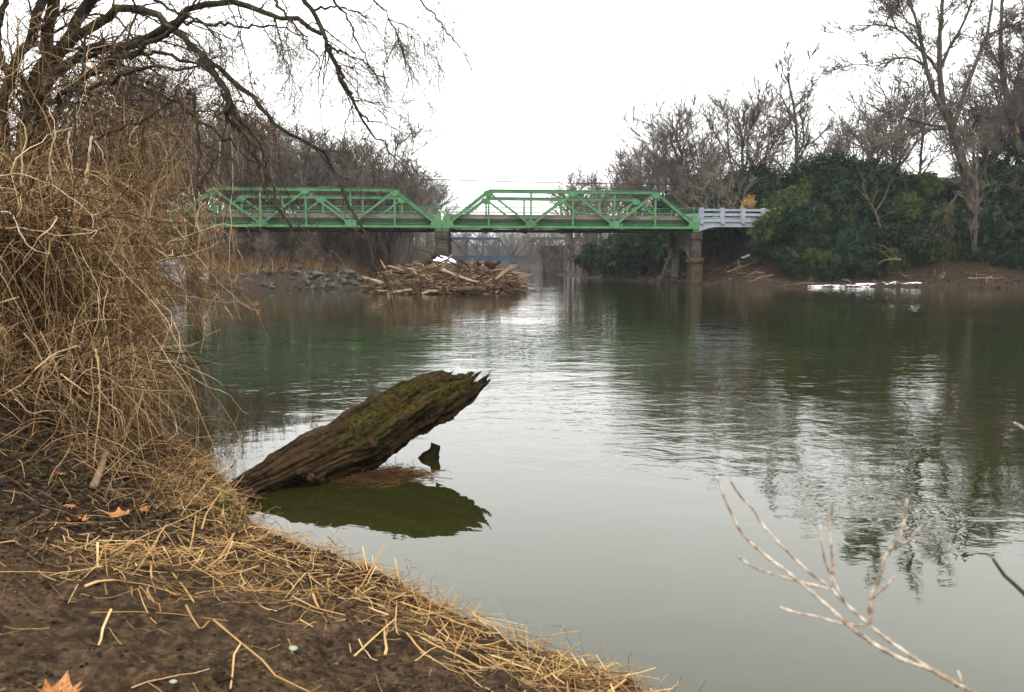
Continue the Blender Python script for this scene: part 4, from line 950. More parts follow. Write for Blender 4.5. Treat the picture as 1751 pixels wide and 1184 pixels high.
# far woods that read as one mass
def woods():
    rng = np.random.default_rng(9); K = 9000
    Y = rng.uniform(170, 420, K); X = np.where(rng.random(K) < .55, rng.uniform(-260, -22, K), rng.uniform(30, 260, K))
    far = rng.random(K) < .35; Y = np.where(far, rng.uniform(330, 480, K), Y); X = np.where(far, rng.uniform(-130, 130, K), X)
    z, s = terrain(X, Y, False); ok = s > 2; X, Y, z = X[ok], Y[ok], z[ok]; K = len(X)
    S = np.stack([X, Y, z - .3], 1); D = np.stack([rng.normal(0, .1, K), rng.normal(0, .1, K), np.ones(K)], 1)
    Pn = grow(rng, S, D, rng.uniform(7, 15, K), 5, .07, .03); R = rng.uniform(.05, .13, K)[:, None] * np.linspace(1, .25, 5)
    g = Geo(); g.tubes(Pn, R, 3)
    C, RC = sprout(rng, Pn, R, 7, .3, 1, .3, .9, .4, 4, .15, .05, .5, rmin=.03); g.tubes(C, RC, 3)
    tag(obj('far_woods', g.mesh('far_woods', M['twig_far'])), 'far-off bare woodland closing the view up the river', 'woodland', kind='stuff')
woods()
def bank_branches():
    rng = np.random.default_rng(90)
    for k in range(34):
        u = rng.uniform(1205, 1745) if k > 12 else rng.uniform(1090, 1300); v = rng.uniform(448, 484) if u < 1330 else rng.uniform(470, 488)
        p = hit(u, v, 60)
        if p[1] > 130 or p[1] < 70: continue
        D = np.array([[rng.normal(0, 1), rng.normal(0, .6), rng.normal(.03, .12)]]); L = rng.uniform(1.2, 4.0); n = 9
        Pn = grow(rng, p[None] - norm(D) * L / 2, D, np.array([L]), n, .13); Pn[0, :, 2] = terrain(Pn[0, :, 0], Pn[0, :, 1])[0] + rng.uniform(.03, .25) + .1 * np.abs(rng.normal(size=n))
        R = np.linspace(rng.uniform(.05, .12), .02, n)[None]; g = Geo(); g.tubes(Pn, R, 6, cap=True); C, RC = sprout(rng, Pn, R, 7, .15, 1, .4, 1.1, .4, 6, .15, .0, .6, rmin=.014); g.tubes(C, RC, 4)
        tag(obj('dead_branch', g.mesh('dead_branch', M['twig_brown'] if k % 3 else M['drift_pale'], True, p), None, tuple(p)), 'dead fallen branch among those littering the brown slope of the right bank', 'dead branch', 'dead branches littering the right bank')
bank_branches()
def undergrowth():
    rng = np.random.default_rng(19)
    K = 30000; X = rng.uniform(-75, -8, K); Y = rng.uniform(56, 140, K)
    z, s = terrain(X, Y, False); ok = (s > .8) & (rng.random(K) < np.clip(s / 6, .3, 1)); X, Y, z = X[ok], Y[ok], z[ok]; K = len(X)
    S = np.stack([X, Y, z - .05], 1); Pn = grow(rng, S, np.stack([rng.normal(0, .5, K), rng.normal(0, .5, K), np.ones(K)], 1), rng.uniform(.4, 2.2, K), 4, .22, -.05)
    g = Geo(); g.tubes(Pn, rng.uniform(.006, .022, K)[:, None] * np.linspace(1, .4, 4), 3, 0, rng.beta(1.5, 3.0, K))
    tag(obj('brush', g.mesh('brush', M['vine'])), 'low brown brush and dry grass covering the far left bank', 'brush', kind='stuff')
    K = 15000; X = rng.uniform(-95, -6, K); Y = rng.uniform(92, 165, K)
    z, s = terrain(X, Y, False); ok = s > 2.5; X, Y, z = X[ok], Y[ok], z[ok]; K = len(X)
    S = np.stack([X, Y, z - .05], 1); Pn = grow(rng, S, np.stack([rng.normal(0, .3, K), rng.normal(0, .3, K), np.ones(K)], 1), rng.uniform(1.5, 6.5, K), 5, .14, .0)
    g = Geo(); g.tubes(Pn, rng.uniform(.02, .05, K)[:, None] * np.linspace(1, .35, 5), 3); C_, RC = sprout(rng, Pn, np.full(Pn.shape[:2], .03), 2, .2, 1, .3, 1.1, .5, 4, .18, 0, .7, rmin=.018); g.tubes(C_, RC, 3)
    tag(obj('thicket', g.mesh('thicket', M['twig_far'])), 'grey-brown leafless understory filling the forest under the left truss', 'thicket', kind='stuff')
    K = 16000; X = rng.uniform(5, 95, K); Y = rng.uniform(66, 150, K)
    z, s = terrain(X, Y, False); ok = (s > .5) & (rng.random(K) < np.clip(s / 6, .2, 1)); X, Y, z = X[ok], Y[ok], z[ok]; K = len(X)
    S = np.stack([X, Y, z - .05], 1); Pn = grow(rng, S, np.stack([rng.normal(0, 1.0, K), rng.normal(0, 1.0, K), np.ones(K)], 1), rng.uniform(.2, 1.3, K), 4, .25, -.12)
    g = Geo(); g.tubes(Pn, rng.uniform(.006, .018, K)[:, None] * np.linspace(1, .4, 4), 3, 0, rng.beta(1.3, 4, K))
    tag(obj('bank_brush', g.mesh('bank_brush', M['vine'])), 'sparse dead brush on the brown right bank', 'brush', kind='stuff')
    K = 26000; X = rng.uniform(8, 90, K); Y = rng.uniform(66, 112, K)
    z, s = terrain(X, Y); ok = (s > .25) & (rng.random(K) < .55 + .5 * fbm(X * .5, Y * .5)); X, Y, z = X[ok], Y[ok], z[ok]; K = len(X)
    c = np.stack([X, Y, z + .02], 1); a = rng.normal(0, 1, (K, 3)) * np.array([1, 1, .5]); a = norm(a); b = norm(np.cross(a, rng.normal(0, .4, (K, 3)) + np.array([0, 0, 1])))
    L = rng.uniform(.07, .19, K)[:, None]; V = np.stack([c - a * L, c + b * L * .7, c + a * L, c - b * L * .7], 1).reshape(-1, 3)
    g = Geo(); g.add(V, np.arange(len(V)).reshape(-1, 4), 0, rng.beta(1.6, 2.2, K)); tag(obj('fallen_leaves', g.mesh('fallen_leaves', M['litter'])), 'reddish brown fallen leaves strewn over the right bank', 'leaf litter', kind='stuff')
undergrowth()

# ------------------------------------------------------------------ traced trees
def traced(name, label, cat, limbs, m_bark, m_twig, seed, origin, twigs=(), limb_name='limb', group=None, jit=.02, main='trunk', rscale=0.0):
    """limbs: list of (points [(u, v, Y)], r0, r1, partname). twigs: (per limb, length, levels...)"""
    rng = np.random.default_rng(seed); t = thing(name, label, cat, tuple(origin), 0, group); allP, allR = [], []
    for pts, r0, r1, pn, *tw in limbs:
        q = np.array([P(*p) for p in pts]); d = np.r_[0, np.cumsum(np.linalg.norm(np.diff(q, axis=0), axis=1))]; n = 22
        # smooth interpolation through the traced points
        s = np.linspace(0, d[-1], n); Pn = np.stack([np.interp(s, d, q[:, k]) for k in range(3)], 1)
        Pn[1:-1] = .25 * Pn[:-2] + .5 * Pn[1:-1] + .25 * Pn[2:]
        Pn[1:-1] += rng.normal(0, jit, (n - 2, 3)) * min(1, d[-1] / 3)
        R_ = np.linspace(r0, r1, n) * (1 + .06 * rng.normal(size=n)); R_ = np.maximum(R_, .002)
        g = Geo(); g.tubes(Pn, R_, 10 if r0 > .05 else 6, cap=True); obj(pn, g.mesh(pn, M[m_bark if r0 > .016 or m_twig is None else m_twig], True, origin), t)
        allP.append(Pn); allR.append(R_)
    if twigs:
        A = np.array(allP); R_ = np.array(allR); g = Geo()
        cur, cr = A, R_; first = True
        for (k, t0, a0, a1, L, n, wig, trop, rf, rmin) in twigs:
            if first: plen = np.repeat(np.linalg.norm(np.diff(cur, axis=1), axis=2).sum(1), k)
            cur, cr = sprout(rng, cur, cr, k, t0, 1, a0, a1, 1.0, n, wig, trop, rf, fixed=L, rmin=0, rscale=rscale if first else 0)
            if first and rscale: kp = rng.random(len(cur)) < plen / 3.4 * np.where(cur[:, 0, 2] < 4.7, .38, 1.0); cur, cr = cur[kp], cr[kp]
            first = False
            cr = np.minimum(cr, L * .02); cr = np.maximum(cr, rmin * np.linspace(1, .6, n)[None])
            g.tubes(cur, cr, 3, 0, np.repeat(rng.random(len(cur)), 1))
        obj('twigs', g.mesh('twigs', M[m_twig or m_bark], False, origin), t)
    return t
def L_(Y, *uv): return [(u, v, Y + (r[0] if r else 0)) for u, v, *r in uv]

# the great leaning tree on the right bank
Yb = 89.0; ob = P(1660, 447, Yb); zb_ = Z(ob[0], Yb)
traced('bank_tree', 'largest bare tree on the right bank, leaning left with orange-brown vine-clad trunk', 'tree', [
    (L_(Yb, (1668, 372), (1652, 300), (1641, 262), (1628, 215), (1612, 180)), .62, .42, 'trunk'),
    (L_(Yb, (1612, 182), (1609, 150), (1606, 118), (1607, 60), (1612, 0), (1612, -60)), .34, .14, 'limb'),
    (L_(Yb, (1606, 122), (1622, 85), (1645, 45), (1660, 10), (1668, -40)), .2, .08, 'limb'),
    (L_(Yb, (1614, 185), (1598, 165), (1583, 115), (1575, 70), (1565, 30), (1552, 0), (1545, -40)), .28, .10, 'limb'),
    (L_(Yb, (1604, 122), (1590, 100), (1565, 78), (1540, 52), (1515, 42), (1480, 44), (1455, 42), (1428, 57)), .18, .03, 'limb'),
    (L_(Yb, (1583, 112), (1560, 100), (1535, 98), (1515, 108), (1493, 115), (1475, 109), (1450, 110), (1424, 117)), .13, .02, 'limb'),
    (L_(Yb, (1534, 50), (1520, 20), (1505, -10)), .10, .04, 'limb'),
    (L_(Yb, (1570, 48), (1550, 38), (1538, 10), (1520, -10)), .10, .03, 'limb'),
    (L_(Yb, (1628, 220, -1), (1640, 190, -1), (1650, 155), (1672, 100), (1688, 60), (1694, 28), (1700, -30)), .27, .10, 'limb'),
    (L_(Yb, (1688, 60), (1710, 52), (1735, 42), (1755, 30)), .12, .06, 'limb'),
    (L_(Yb, (1616, 218, -1), (1590, 214, -2), (1560, 205, -3), (1525, 196, -3), (1500, 188, -4), (1480, 174, -5)), .17, .05, 'limb'),
    (L_(Yb, (1618, 220, -1), (1585, 222, -2), (1555, 230, -3), (1525, 243, -4), (1490, 252, -5), (1450, 253, -6), (1425, 240, -6)), .15, .03, 'limb'),
    (L_(Yb, (1668, 372, -.4), (1650, 300, -.4), (1638, 255, -.4), (1622, 205, -.4)), .12, .05, 'vine_stem'),
], 'bark_grey', 'twig_far', 61, (ob[0], Yb, zb_), twigs=[(17, .12, .4, 1.0, 3.4, 8, .14, .05, .5, .05), (8, .1, .4, 1.0, 1.7, 6, .14, .02, .6, .034), (6, .1, .4, 1.0, .9, 4, .16, .0, .6, .022)])
Yt = 95.0; ot = P(1742, 447, Yt)
traced('scarred_tree', 'bare tree with a bright orange stripped scar on its trunk at the right edge', 'tree', [
    (L_(Yt, (1745, 262), (1733, 215), (1722, 175), (1715, 130), (1711, 80), (1712, 30), (1716, -40)), .42, .14, 'trunk'),
    (L_(Yt, (1741, 228, -.4), (1734, 205, -.45), (1729, 188, -.42)), .16, .05, 'bare_scar'),
    (L_(Yt, (1722, 175), (1735, 150), (1745, 110), (1760, 70)), .16, .05, 'limb'),
    (L_(Yt, (1716, 130), (1700, 95), (1680, 80), (1665, 60)), .14, .03, 'limb'),
    (L_(Yt, (1745, 185), (1725, 195), (1700, 220), (1685, 250)), .18, .1, 'limb'),
    (L_(Yt, (1713, 45), (1735, 42), (1755, 30)), .12, .05, 'limb'),
], 'bark_grey', 'twig_far', 62, (ot[0], Yt, Z(ot[0], Yt)), twigs=[(16, .12, .4, 1.0, 3.2, 8, .14, .06, .5, .05), (8, .1, .4, 1.0, 1.6, 6, .14, .02, .6, .034), (6, .1, .4, 1.0, .85, 4, .16, .0, .6, .022)])
for o in COL.objects:
    if o.name.startswith('bare_scar'): o.data.materials[0] = M['bark_bare']
Yt = 85.5; ot = P(1667, 447, Yt)
traced('slender_tree', 'slender pale-trunked tree standing in front of the bamboo near the shore', 'tree', [
    (L_(Yt, (1667, 437), (1668, 380), (1671, 330), (1669, 290), (1672, 258), (1680, 225)), .20, .09, 'trunk'),
    (L_(Yt, (1664, 430, -.4), (1660, 395, -.4), (1668, 366)), .07, .05, 'vine_stem'),
    (L_(Yt, (1670, 300), (1655, 270), (1650, 240), (1640, 220)), .07, .03, 'limb'),
    (L_(Yt, (1671, 320), (1683, 290), (1690, 262), (1700, 230)), .07, .03, 'limb'),
    (L_(Yt, (1672, 322), (1700, 315), (1735, 318), (1760, 325)), .05, .02, 'limb'),
], 'bark_grey', 'twig_far', 63, (ot[0], Yt, Z(ot[0], Yt)), twigs=[(12, .3, .4, 1.1, 2.2, 7, .15, .02, .5, .022), (7, .1, .4, 1.0, 1.1, 5, .17, .0, .6, .014)])
Yt = 84.5; ot = P(1504, 447, Yt)
traced('dead_shrub', 'leafless fork-topped orange-brown shrub standing out against the dark bamboo', 'shrub', [
    (L_(Yt, (1506, 390), (1497, 362), (1486, 345), (1476, 333)), .10, .05, 'trunk'),
    (L_(Yt, (1486, 345), (1478, 325), (1475, 300), (1470, 290)), .06, .02, 'limb'),
    (L_(Yt, (1497, 362), (1512, 340), (1524, 310), (1518, 292)), .06, .02, 'limb'),
    (L_(Yt, (1490, 350), (1500, 325), (1498, 305)), .05, .02, 'limb'),
    (L_(Yt, (1478, 335), (1462, 318), (1448, 310)), .05, .02, 'limb'),
    (L_(Yt, (1502, 375), (1520, 365), (1545, 355)), .04, .02, 'limb'),
], 'twig_brown', 'twig_brown', 64, (ot[0], Yt, Z(ot[0], Yt)), twigs=[(6, .3, .4, 1.1, 1.3, 6, .15, .03, .5, .014), (3, .1, .4, 1.0, .6, 4, .17, .0, .6, .008)])
Yt = 84.0; ot = P(1625, 447, Yt)
hang = [(L_(Yt, (1655, 345), (1640, 330), (1628, 345), (1622 + dx, 375), (1618 + dx * 1.6, 410), (1616 + dx * 2.1, 435 + dv)), .030, .010, 'stem') for dx, dv in ((-18, -10), (-10, 10), (-4, -20), (2, 14), (8, 6), (-26, -30), (-2, 20))]
traced('drooping_creeper', 'pale drooping creeper stems hanging like a curtain beside the slender tree', 'creeper', hang, 'twig_brown', 'twig_brown', 65, (ot[0], Yt, Z(ot[0], Yt)),
       twigs=[(9, .2, .3, .9, 1.6, 6, .14, -.10, .5, .012), (3, .1, .4, 1.0, .6, 4, .17, -.05, .6, .008)], jit=.08)
Yt = 83.5; ot = P(1535, 447, Yt)
traced('broken_branch', 'small pale broken branch with spread twigs lying at the foot of the bamboo', 'branch', [
    (L_(Yt, (1540, 445), (1525, 443), (1510, 446), (1500, 452)), .13, .04, 'stem'),
    (L_(Yt, (1522, 443), (1512, 432), (1498, 425)), .05, .02, 'twig'), (L_(Yt, (1535, 443), (1525, 430), (1508, 420), (1492, 417)), .05, .02, 'twig'),
], 'twig_brown', 'twig_brown', 66, (ot[0], Yt, Z(ot[0], Yt)), twigs=[(5, .3, .4, 1.1, .9, 5, .15, .0, .5, .01)])
Yt = 94; ot = P(1152, 447, Yt)
traced('snag', 'bare upright broken trunk standing by the shaded pier column', 'snag', [
    (L_(98, (1151, 436), (1151, 420), (1153, 403)), .28, .22, 'trunk'),
    (L_(92, (1130, 480), (1138, 452), (1146, 437), (1148, 425)), .12, .06, 'leaning_pole'),
    (L_(92, (1125, 486), (1131, 470), (1142, 462), (1150, 466)), .10, .05, 'root'),
], 'bark_grey', None, 67, (ot[0], 98, Z(ot[0], 98)))

# ------------------------------------------------------------------ the overhanging tree, upper left
def near_tree():
    o = P(20, 447, 13.0); org = (o[0], 13.0, Z(o[0], 13.0))
    def q(Ya, Yb_, *uv):
        n = len(uv); return [(u, v, Ya + (Yb_ - Ya) * k / (n - 1)) for k, (u, v) in enumerate(uv)]
    limbs = [
        (q(13.0, 12.8, (14, 420), (10, 330), (6, 250), (4, 170), (16, 120), (38, 90), (58, 55), (72, 10), (80, -40)), 0.1020, 0.0612, 'trunk'),
        (q(13.2, 13.0, (45, 420), (44, 330), (40, 250), (46, 180), (62, 130), (82, 80), (90, 30), (98, -40)), 0.1360, 0.0816, 'trunk'),
        (q(13.6, 13.2, (62, 330), (66, 240), (70, 180), (88, 110), (118, 60), (140, 20), (165, -30)), 0.1292, 0.0816, 'trunk'),
        (q(12.6, 12.2, (5, 120), (-5, 60), (10, 0), (20, -40)), 0.0518, 0.0346, 'limb'),
        (q(13.0, 9.5, (78, 150), (115, 112), (143, 89), (177, 77), (219, 80), (253, 72), (291, 46), (321, 17), (363, 6), (405, 8), (450, 20), (495, 36), (526, 44), (548, 58)), 0.0691, 0.0230, 'limb'),
        (q(13.0, 9.6, (95, 95), (148, 51), (186, 30), (228, 13), (253, 19), (279, 38), (304, 59), (329, 80), (359, 110), (380, 143), (395, 169), (385, 194)), 0.0749, 0.0259, 'limb'),
        (q(10.4, 8.6, (355, 105), (378, 122), (401, 139), (447, 173), (453, 192), (459, 209), (482, 220), (501, 242), (520, 241), (548, 254), (567, 283), (583, 314), (595, 348), (618, 395), (640, 440), (655, 470), (671, 500), (672, 535)), 0.0346, 0.0058, 'limb'),
        (q(9.0, 8.6, (640, 440), (652, 462), (668, 490), (674, 508), (672, 540), (671, 560)), 0.0072, 0.0029, 'limb'),
        (q(9.6, 8.2, (505, -20), (522, 8), (539, 24), (554, 57), (564, 82), (578, 126), (588, 152), (601, 176), (630, 214), (652, 239), (683, 270), (694, 285), (702, 301)), 0.0317, 0.0034, 'limb'),
        (q(9.4, 8.4, (564, 78), (575, 112), (592, 146), (607, 176), (630, 208)), 0.0216, 0.0108, 'limb'),
        (q(9.0, 8.6, (630, -12), (639, 0), (663, 28), (681, 60), (689, 91), (708, 129), (727, 170)), 0.0115, 0.0029, 'limb'),
        (q(9.0, 8.6, (705, -12), (716, 0), (743, 28), (757, 46), (771, 63), (790, 88), (804, 118)), 0.0122, 0.0036, 'limb'),
        (q(9.0, 8.6, (738, -14), (752, 12), (762, 30), (772, 50)), 0.0058, 0.0022, 'limb'),
        (q(8.9, 8.6, (663, 30), (680, 38), (702, 47), (724, 72), (740, 92), (752, 108)), 0.0072, 0.0022, 'limb'),
        (q(8.9, 8.7, (663, 32), (657, 60), (660, 90), (656, 125), (662, 165)), 0.0058, 0.0022, 'limb'),
        (q(9.8, 9.2, (484, -10), (489, 30), (491, 63), (495, 100), (498, 126), (504, 160), (504, 188)), 0.0086, 0.0029, 'limb'),
        (q(10.0, 9.0, (455, -20), (470, 0), (488, 25), (517, 60), (539, 97), (554, 130)), 0.0216, 0.0043, 'limb'),
        (q(9.6, 8.8, (562, -12), (570, 0), (592, 28), (614, 75), (633, 116), (655, 151), (664, 185)), 0.0158, 0.0029, 'limb'),
        (q(9.6, 8.8, (538, 18), (565, 12), (592, 14), (620, 26), (655, 55)), 0.0158, 0.0029, 'limb'),
        (q(9.6, 8.8, (566, 82), (585, 88), (600, 98), (625, 102), (640, 125)), 0.0158, 0.0043, 'limb'),
        (q(8.8, 8.5, (603, 173), (633, 173), (650, 178), (671, 188), (692, 205), (711, 226)), 0.0072, 0.0022, 'limb'),
        (q(8.8, 8.5, (628, 207), (655, 210), (675, 219), (693, 229), (725, 253)), 0.0065, 0.0022, 'limb'),
        (q(8.8, 8.5, (603, 180), (592, 210), (586, 232), (588, 255), (589, 276)), 0.0086, 0.0022, 'limb'),
        (q(8.8, 8.6, (592, 210), (604, 228), (620, 252)), 0.0043, 0.0014, 'limb'),
        (q(8.8, 8.6, (630, 212), (620, 235), (618, 262), (619, 280)), 0.0043, 0.0014, 'limb'),
        (q(11.0, 9.4, (310, 36), (356, 41), (394, 41), (426, 44), (463, 46), (501, 52), (526, 63)), 0.0202, 0.0072, 'limb'),
        (q(10.4, 8.8, (345, 90), (363, 119), (372, 140), (385, 157), (391, 195), (416, 220), (428, 240), (438, 264), (446, 280), (457, 301), (470, 340), (487, 372), (498, 398), (515, 417)), 0.0403, 0.0092, 'limb'),
        (q(9.2, 8.2, (498, 396), (520, 410), (545, 428), (568, 442)), 0.0086, 0.0029, 'limb'),
        (q(11.2, 9.2, (380, 160), (398, 190), (420, 225), (436, 268), (446, 300), (462, 345)), 0.0259, 0.0069, 'limb'),
        (q(10.6, 9.6, (392, 172), (402, 200), (420, 215), (445, 250), (455, 292), (452, 330)), 0.0216, 0.0058, 'limb'),
        (q(10.6, 9.8, (322, 160), (333, 172), (337, 205), (340, 240), (344, 270), (336, 300), (338, 320)), 0.0259, 0.0115, 'limb'),
        (q(13.2, 10.0, (60, 205), (84, 175), (97, 163), (118, 152), (139, 156), (165, 147), (194, 135), (225, 128), (253, 122), (295, 114), (346, 112)), 0.0461, 0.0144, 'limb'),
        (q(13.2, 10.4, (66, 175), (97, 124), (120, 110), (143, 101), (181, 89), (215, 92), (240, 95), (268, 90), (290, 96), (320, 104), (345, 110), (372, 128)), 0.0461, 0.0173, 'limb'),
        (q(13.2, 10.4, (88, 210), (120, 150), (165, 116), (210, 98), (250, 80), (300, 52), (320, 28)), 0.0576, 0.0288, 'limb'),
        (q(12.0, 10.0, (228, 145), (262, 156), (295, 169), (312, 180), (329, 203), (359, 219), (380, 232), (401, 249), (430, 275), (450, 291)), 0.0252, 0.0086, 'limb'),
        (q(12.2, 10.4, (180, 100), (215, 118), (246, 138), (270, 160), (283, 190)), 0.0288, 0.0069, 'limb'),
        (q(10.6, 10.0, (337, 330), (352, 300), (368, 272), (380, 262), (398, 270), (412, 290)), 0.0101, 0.0036, 'limb'),
        (q(10.5, 9.4, (330, 238), (365, 255), (395, 272), (420, 290), (450, 310)), 0.0144, 0.0072, 'limb'),
        (q(10.8, 9.4, (338, 205), (358, 195), (384, 192), (410, 195), (450, 198), (495, 212), (520, 225)), 0.0086, 0.0029, 'limb'),
        (q(11.0, 9.8, (146, 63), (139, 127), (127, 190), (126, 232), (127, 275)), 0.0180, 0.0101, 'limb'),
        (q(11.4, 9.6, (127, 272), (146, 252), (169, 232), (195, 222), (219, 215), (250, 200), (270, 186), (304, 156), (320, 140), (333, 118)), 0.0158, 0.0072, 'limb'),
        (q(12.6, 11.2, (28, 330), (36, 280), (52, 235), (72, 175), (70, 160)), 0.0403, 0.0230, 'limb'),
        (q(10.6, 9.6, (250, -10), (300, 20), (345, 34), (375, 70), (385, 95)), 0.0216, 0.0058, 'limb'),
        (q(10.2, 9.4, (392, 5), (410, 60), (425, 110), (440, 150), (452, 185)), 0.0101, 0.0029, 'limb'),
        (q(10.2, 9.4, (430, 12), (450, 50), (480, 90), (500, 130), (520, 165)), 0.0086, 0.0029, 'limb'),
    ]
    return traced('overhanging_tree', 'big mossy-limbed bare tree at the upper left arching its branches over the river', 'tree', limbs, 'bark_mossy', 'twig_red', 71, org,
                  twigs=[(24, .08, .35, 1.0, 1.3, 10, .09, -.06, .42, .0036), (6, .15, .35, .9, .6, 7, .12, -.05, .6, .0024), (3, .15, .4, 1.0, .3, 5, .15, -.03, .6, .0017)], jit=.025, rscale=.022)
near_tree()

# ------------------------------------------------------------------ dry vine thicket on the near left bank
def thicket():
    rng = np.random.default_rng(101)
    # rounded masses of tangle: (u, v, depth, radius x, y, z, share)
    B_ = [(20, 470, 10.5, 1.6, 1.8, 1.15, 1.1), (95, 470, 11.5, 1.5, 1.8, 1.5, 1.2), (60, 580, 9.5, 1.5, 1.5, .9, 1.1), (150, 560, 11.5, 1.2, 1.5, 1.3, 1.0), (150, 380, 14.0, 1.6, 2, 1.8, 1.2),
          (215, 330, 16, 1.5, 2, 1.7, 1.2), (180, 470, 15, 1.0, 2, 1.8, 1.1), (240, 395, 18, .8, 2, 1.8, .7), (300, 400, 20, .9, 2, 1.6, .42), (200, 620, 13.0, .4, 1.2, 1.0, .4),
          (120, 640, 10.5, 1.2, 1.2, .7, .8), (345, 490, 21, .9, 1.6, .7, .22), (30, 380, 12, 1.4, 1.6, 1.0, .7), (200, 240, 15, 1.1, 1.8, .9, .35), (100, 280, 15, 1.3, 1.8, 1.2, .4),
          (370, 430, 23, .8, 1.6, 1.0, .12), (15, 400, 9.0, 1.2, 1.4, .75, .9), (60, 660, 8.2, 1.2, 1.3, .45, .9), (190, 655, 11.5, .8, 1.1, .45, .5), (150, 470, 12.0, 1.1, 1.5, 1.3, 1.0),
          (60, 150, 13, 1.2, 1.5, 1.5, .30), (200, 150, 12.5, 1.6, 1.5, 1.0, .22), (320, 190, 12, 1.3, 1.5, .9, .16)]
    sh = np.array([b[-1] for b in B_]); sh /= sh.sum()
    C = np.array([P(b[0], b[1], b[2]) for b in B_]); Rr = np.array([b[3:6] for b in B_])
    org = np.array([-8.0, 13.0, 1.5]); C[:, 0] -= np.array([.035 if 140 < b[0] < 290 and b[1] > 300 else 0 for b in B_]) * C[:, 1]
    def pick(K, lo, hi):
        i = rng.choice(len(B_), K, p=sh); d = norm(rng.normal(size=(K, 3))); d[:, 2] = np.abs(d[:, 2]) * np.where(rng.random(K) < .72, 1, -1)
        return C[i] + d * Rr[i] * rng.uniform(lo, hi, (K, 1)), d, i
    def lay(K, L0, L1, n, wig, trop, r0, r1, lo, hi, down, m, tl):
        S, d, i = pick(K, lo, hi); D = norm(rng.normal(0, .8, (K, 3)) + d * .2 + np.array([.05, 0, down]))
        Pn = grow(rng, S, D, rng.uniform(L0, L1, K), n, wig, trop)
        R = (r0 + (r1 - r0) * rng.random(K) ** 1.8 * 1.25)[:, None] * np.linspace(1, .32, n)[None] * (1 + .12 * rng.normal(size=(K, n)))
        g = Geo(); g.tubes(Pn, R, 3 if r1 < .008 else 5, 0, tl(K)); return g
    root = obj('vine_thicket', lay(7600, .5, 1.9, 9, .26, -.06, .0030, .0062, .1, 1.0, -.15, 'v', lambda K: rng.beta(1.6, 2.4, K)).mesh('vine_thicket', M['vine'], False, org), None, tuple(org))
    tag(root, 'great dry tan tangle of dead vines smothering the near left bank', 'dry vines', kind='stuff')
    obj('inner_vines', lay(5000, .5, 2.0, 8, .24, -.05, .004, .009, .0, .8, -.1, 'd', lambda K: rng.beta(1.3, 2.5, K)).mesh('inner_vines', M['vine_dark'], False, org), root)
    obj('fine_tendrils', lay(13000, .2, .9, 7, .38, -.04, .0018, .0038, .5, 1.12, -.1, 'f', lambda K: rng.beta(2.2, 2.0, K)).mesh('fine_tendrils', M['vine'], False, org), root)
    obj('curled_stems', lay(650, .5, 1.7, 16, .24, -.07, .0045, .0095, .5, 1.08, -.1, 'p', lambda K: rng.uniform(.3, 1, K)).mesh('curled_stems', M['vine_pale'], True, org), root)
    # hanging strands: start high and fall straight
    S, d, i = pick(2600, .6, 1.05); S[:, 2] += .3; Pn = grow(rng, S, norm(rng.normal(0, .35, (2600, 3)) + np.array([.0, 0, -.6])), rng.uniform(.8, 2.4, 2600), 11, .12, -.16)
    g = Geo(); g.tubes(Pn, rng.uniform(.0035, .0085, 2600)[:, None] * np.linspace(1, .6, 11), 4, 0, rng.beta(2.0, 1.4, 2600)); obj('hanging_strands', g.mesh('hanging_strands', M['vine'], True, org), root)
    # brush growing up from the slope, bending over: dry grass skin over the ground
    K = 42000; X = rng.uniform(-16, -1.5, K); Y = rng.uniform(4.5, 26, K); z, s = terrain(X, Y); dens = smooth(.1, 1.0, s) * smooth(5.2, 7.4, Y - .35 * X - 1.0) * (.5 + 1.4 * np.clip(fbm(X * .8, Y * .8) + .3, 0, 1))
    ok = (s > .1) & (rng.random(K) < dens); X, Y, z = X[ok], Y[ok], z[ok]; K = len(X)
    Pn = grow(rng, np.stack([X, Y, z - .02], 1), norm(rng.normal(0, .7, (K, 3)) + np.array([.35, -.2, .55])), rng.uniform(.25, .95, K), 7, .22, -.16)
    g = Geo(); g.tubes(Pn, rng.uniform(.0022, .0052, K)[:, None] * np.linspace(1, .5, 7), 3, 0, rng.beta(1.6, 2.4, K)); gr = obj('dry_grass', g.mesh('dry_grass', M['vine'], False, org), None, tuple(org))
    tag(gr, 'dry brown grass and stems carpeting the near left slope', 'dry grass', kind='stuff')
    Kl = 3800; Sl, dl, _i = pick(Kl, .4, 1.08); al = norm(rng.normal(size=(Kl, 3)) + np.array([0, 0, -.7])); bl = norm(np.cross(al, rng.normal(size=(Kl, 3)))); nl = np.cross(al, bl); Ll = rng.uniform(.018, .055, Kl)[:, None]
    Vl = np.stack([Sl, Sl + al * Ll * .5 + bl * Ll * .35 + nl * Ll * .15, Sl + al * Ll * 1.1 + nl * Ll * .3, Sl + al * Ll * .5 - bl * Ll * .35 + nl * Ll * .12], 1).reshape(-1, 3); g = Geo(); g.add(Vl, np.arange(len(Vl)).reshape(-1, 4), 0, rng.beta(1.6, 1.8, Kl))
    obj('leaf_scraps', g.mesh('leaf_scraps', M['litter'], False, org), root)
    # thick pale vine stems, each one a thing of its own
    def stem(pts, Y, r0, r1, lab, n=26, tw=0, m='vine_pale'):
        q = np.array([P(u, v, Y + (e[0] if e else 0)) for u, v, *e in pts]); d = np.r_[0, np.cumsum(np.linalg.norm(np.diff(q, axis=0), axis=1))]; s = np.linspace(0, d[-1], n)
        Pn = np.stack([np.interp(s, d, q[:, k]) for k in range(3)], 1); Pn[1:-1] = .25 * Pn[:-2] + .5 * Pn[1:-1] + .25 * Pn[2:]; Pn[1:-1] = .25 * Pn[:-2] + .5 * Pn[1:-1] + .25 * Pn[2:]
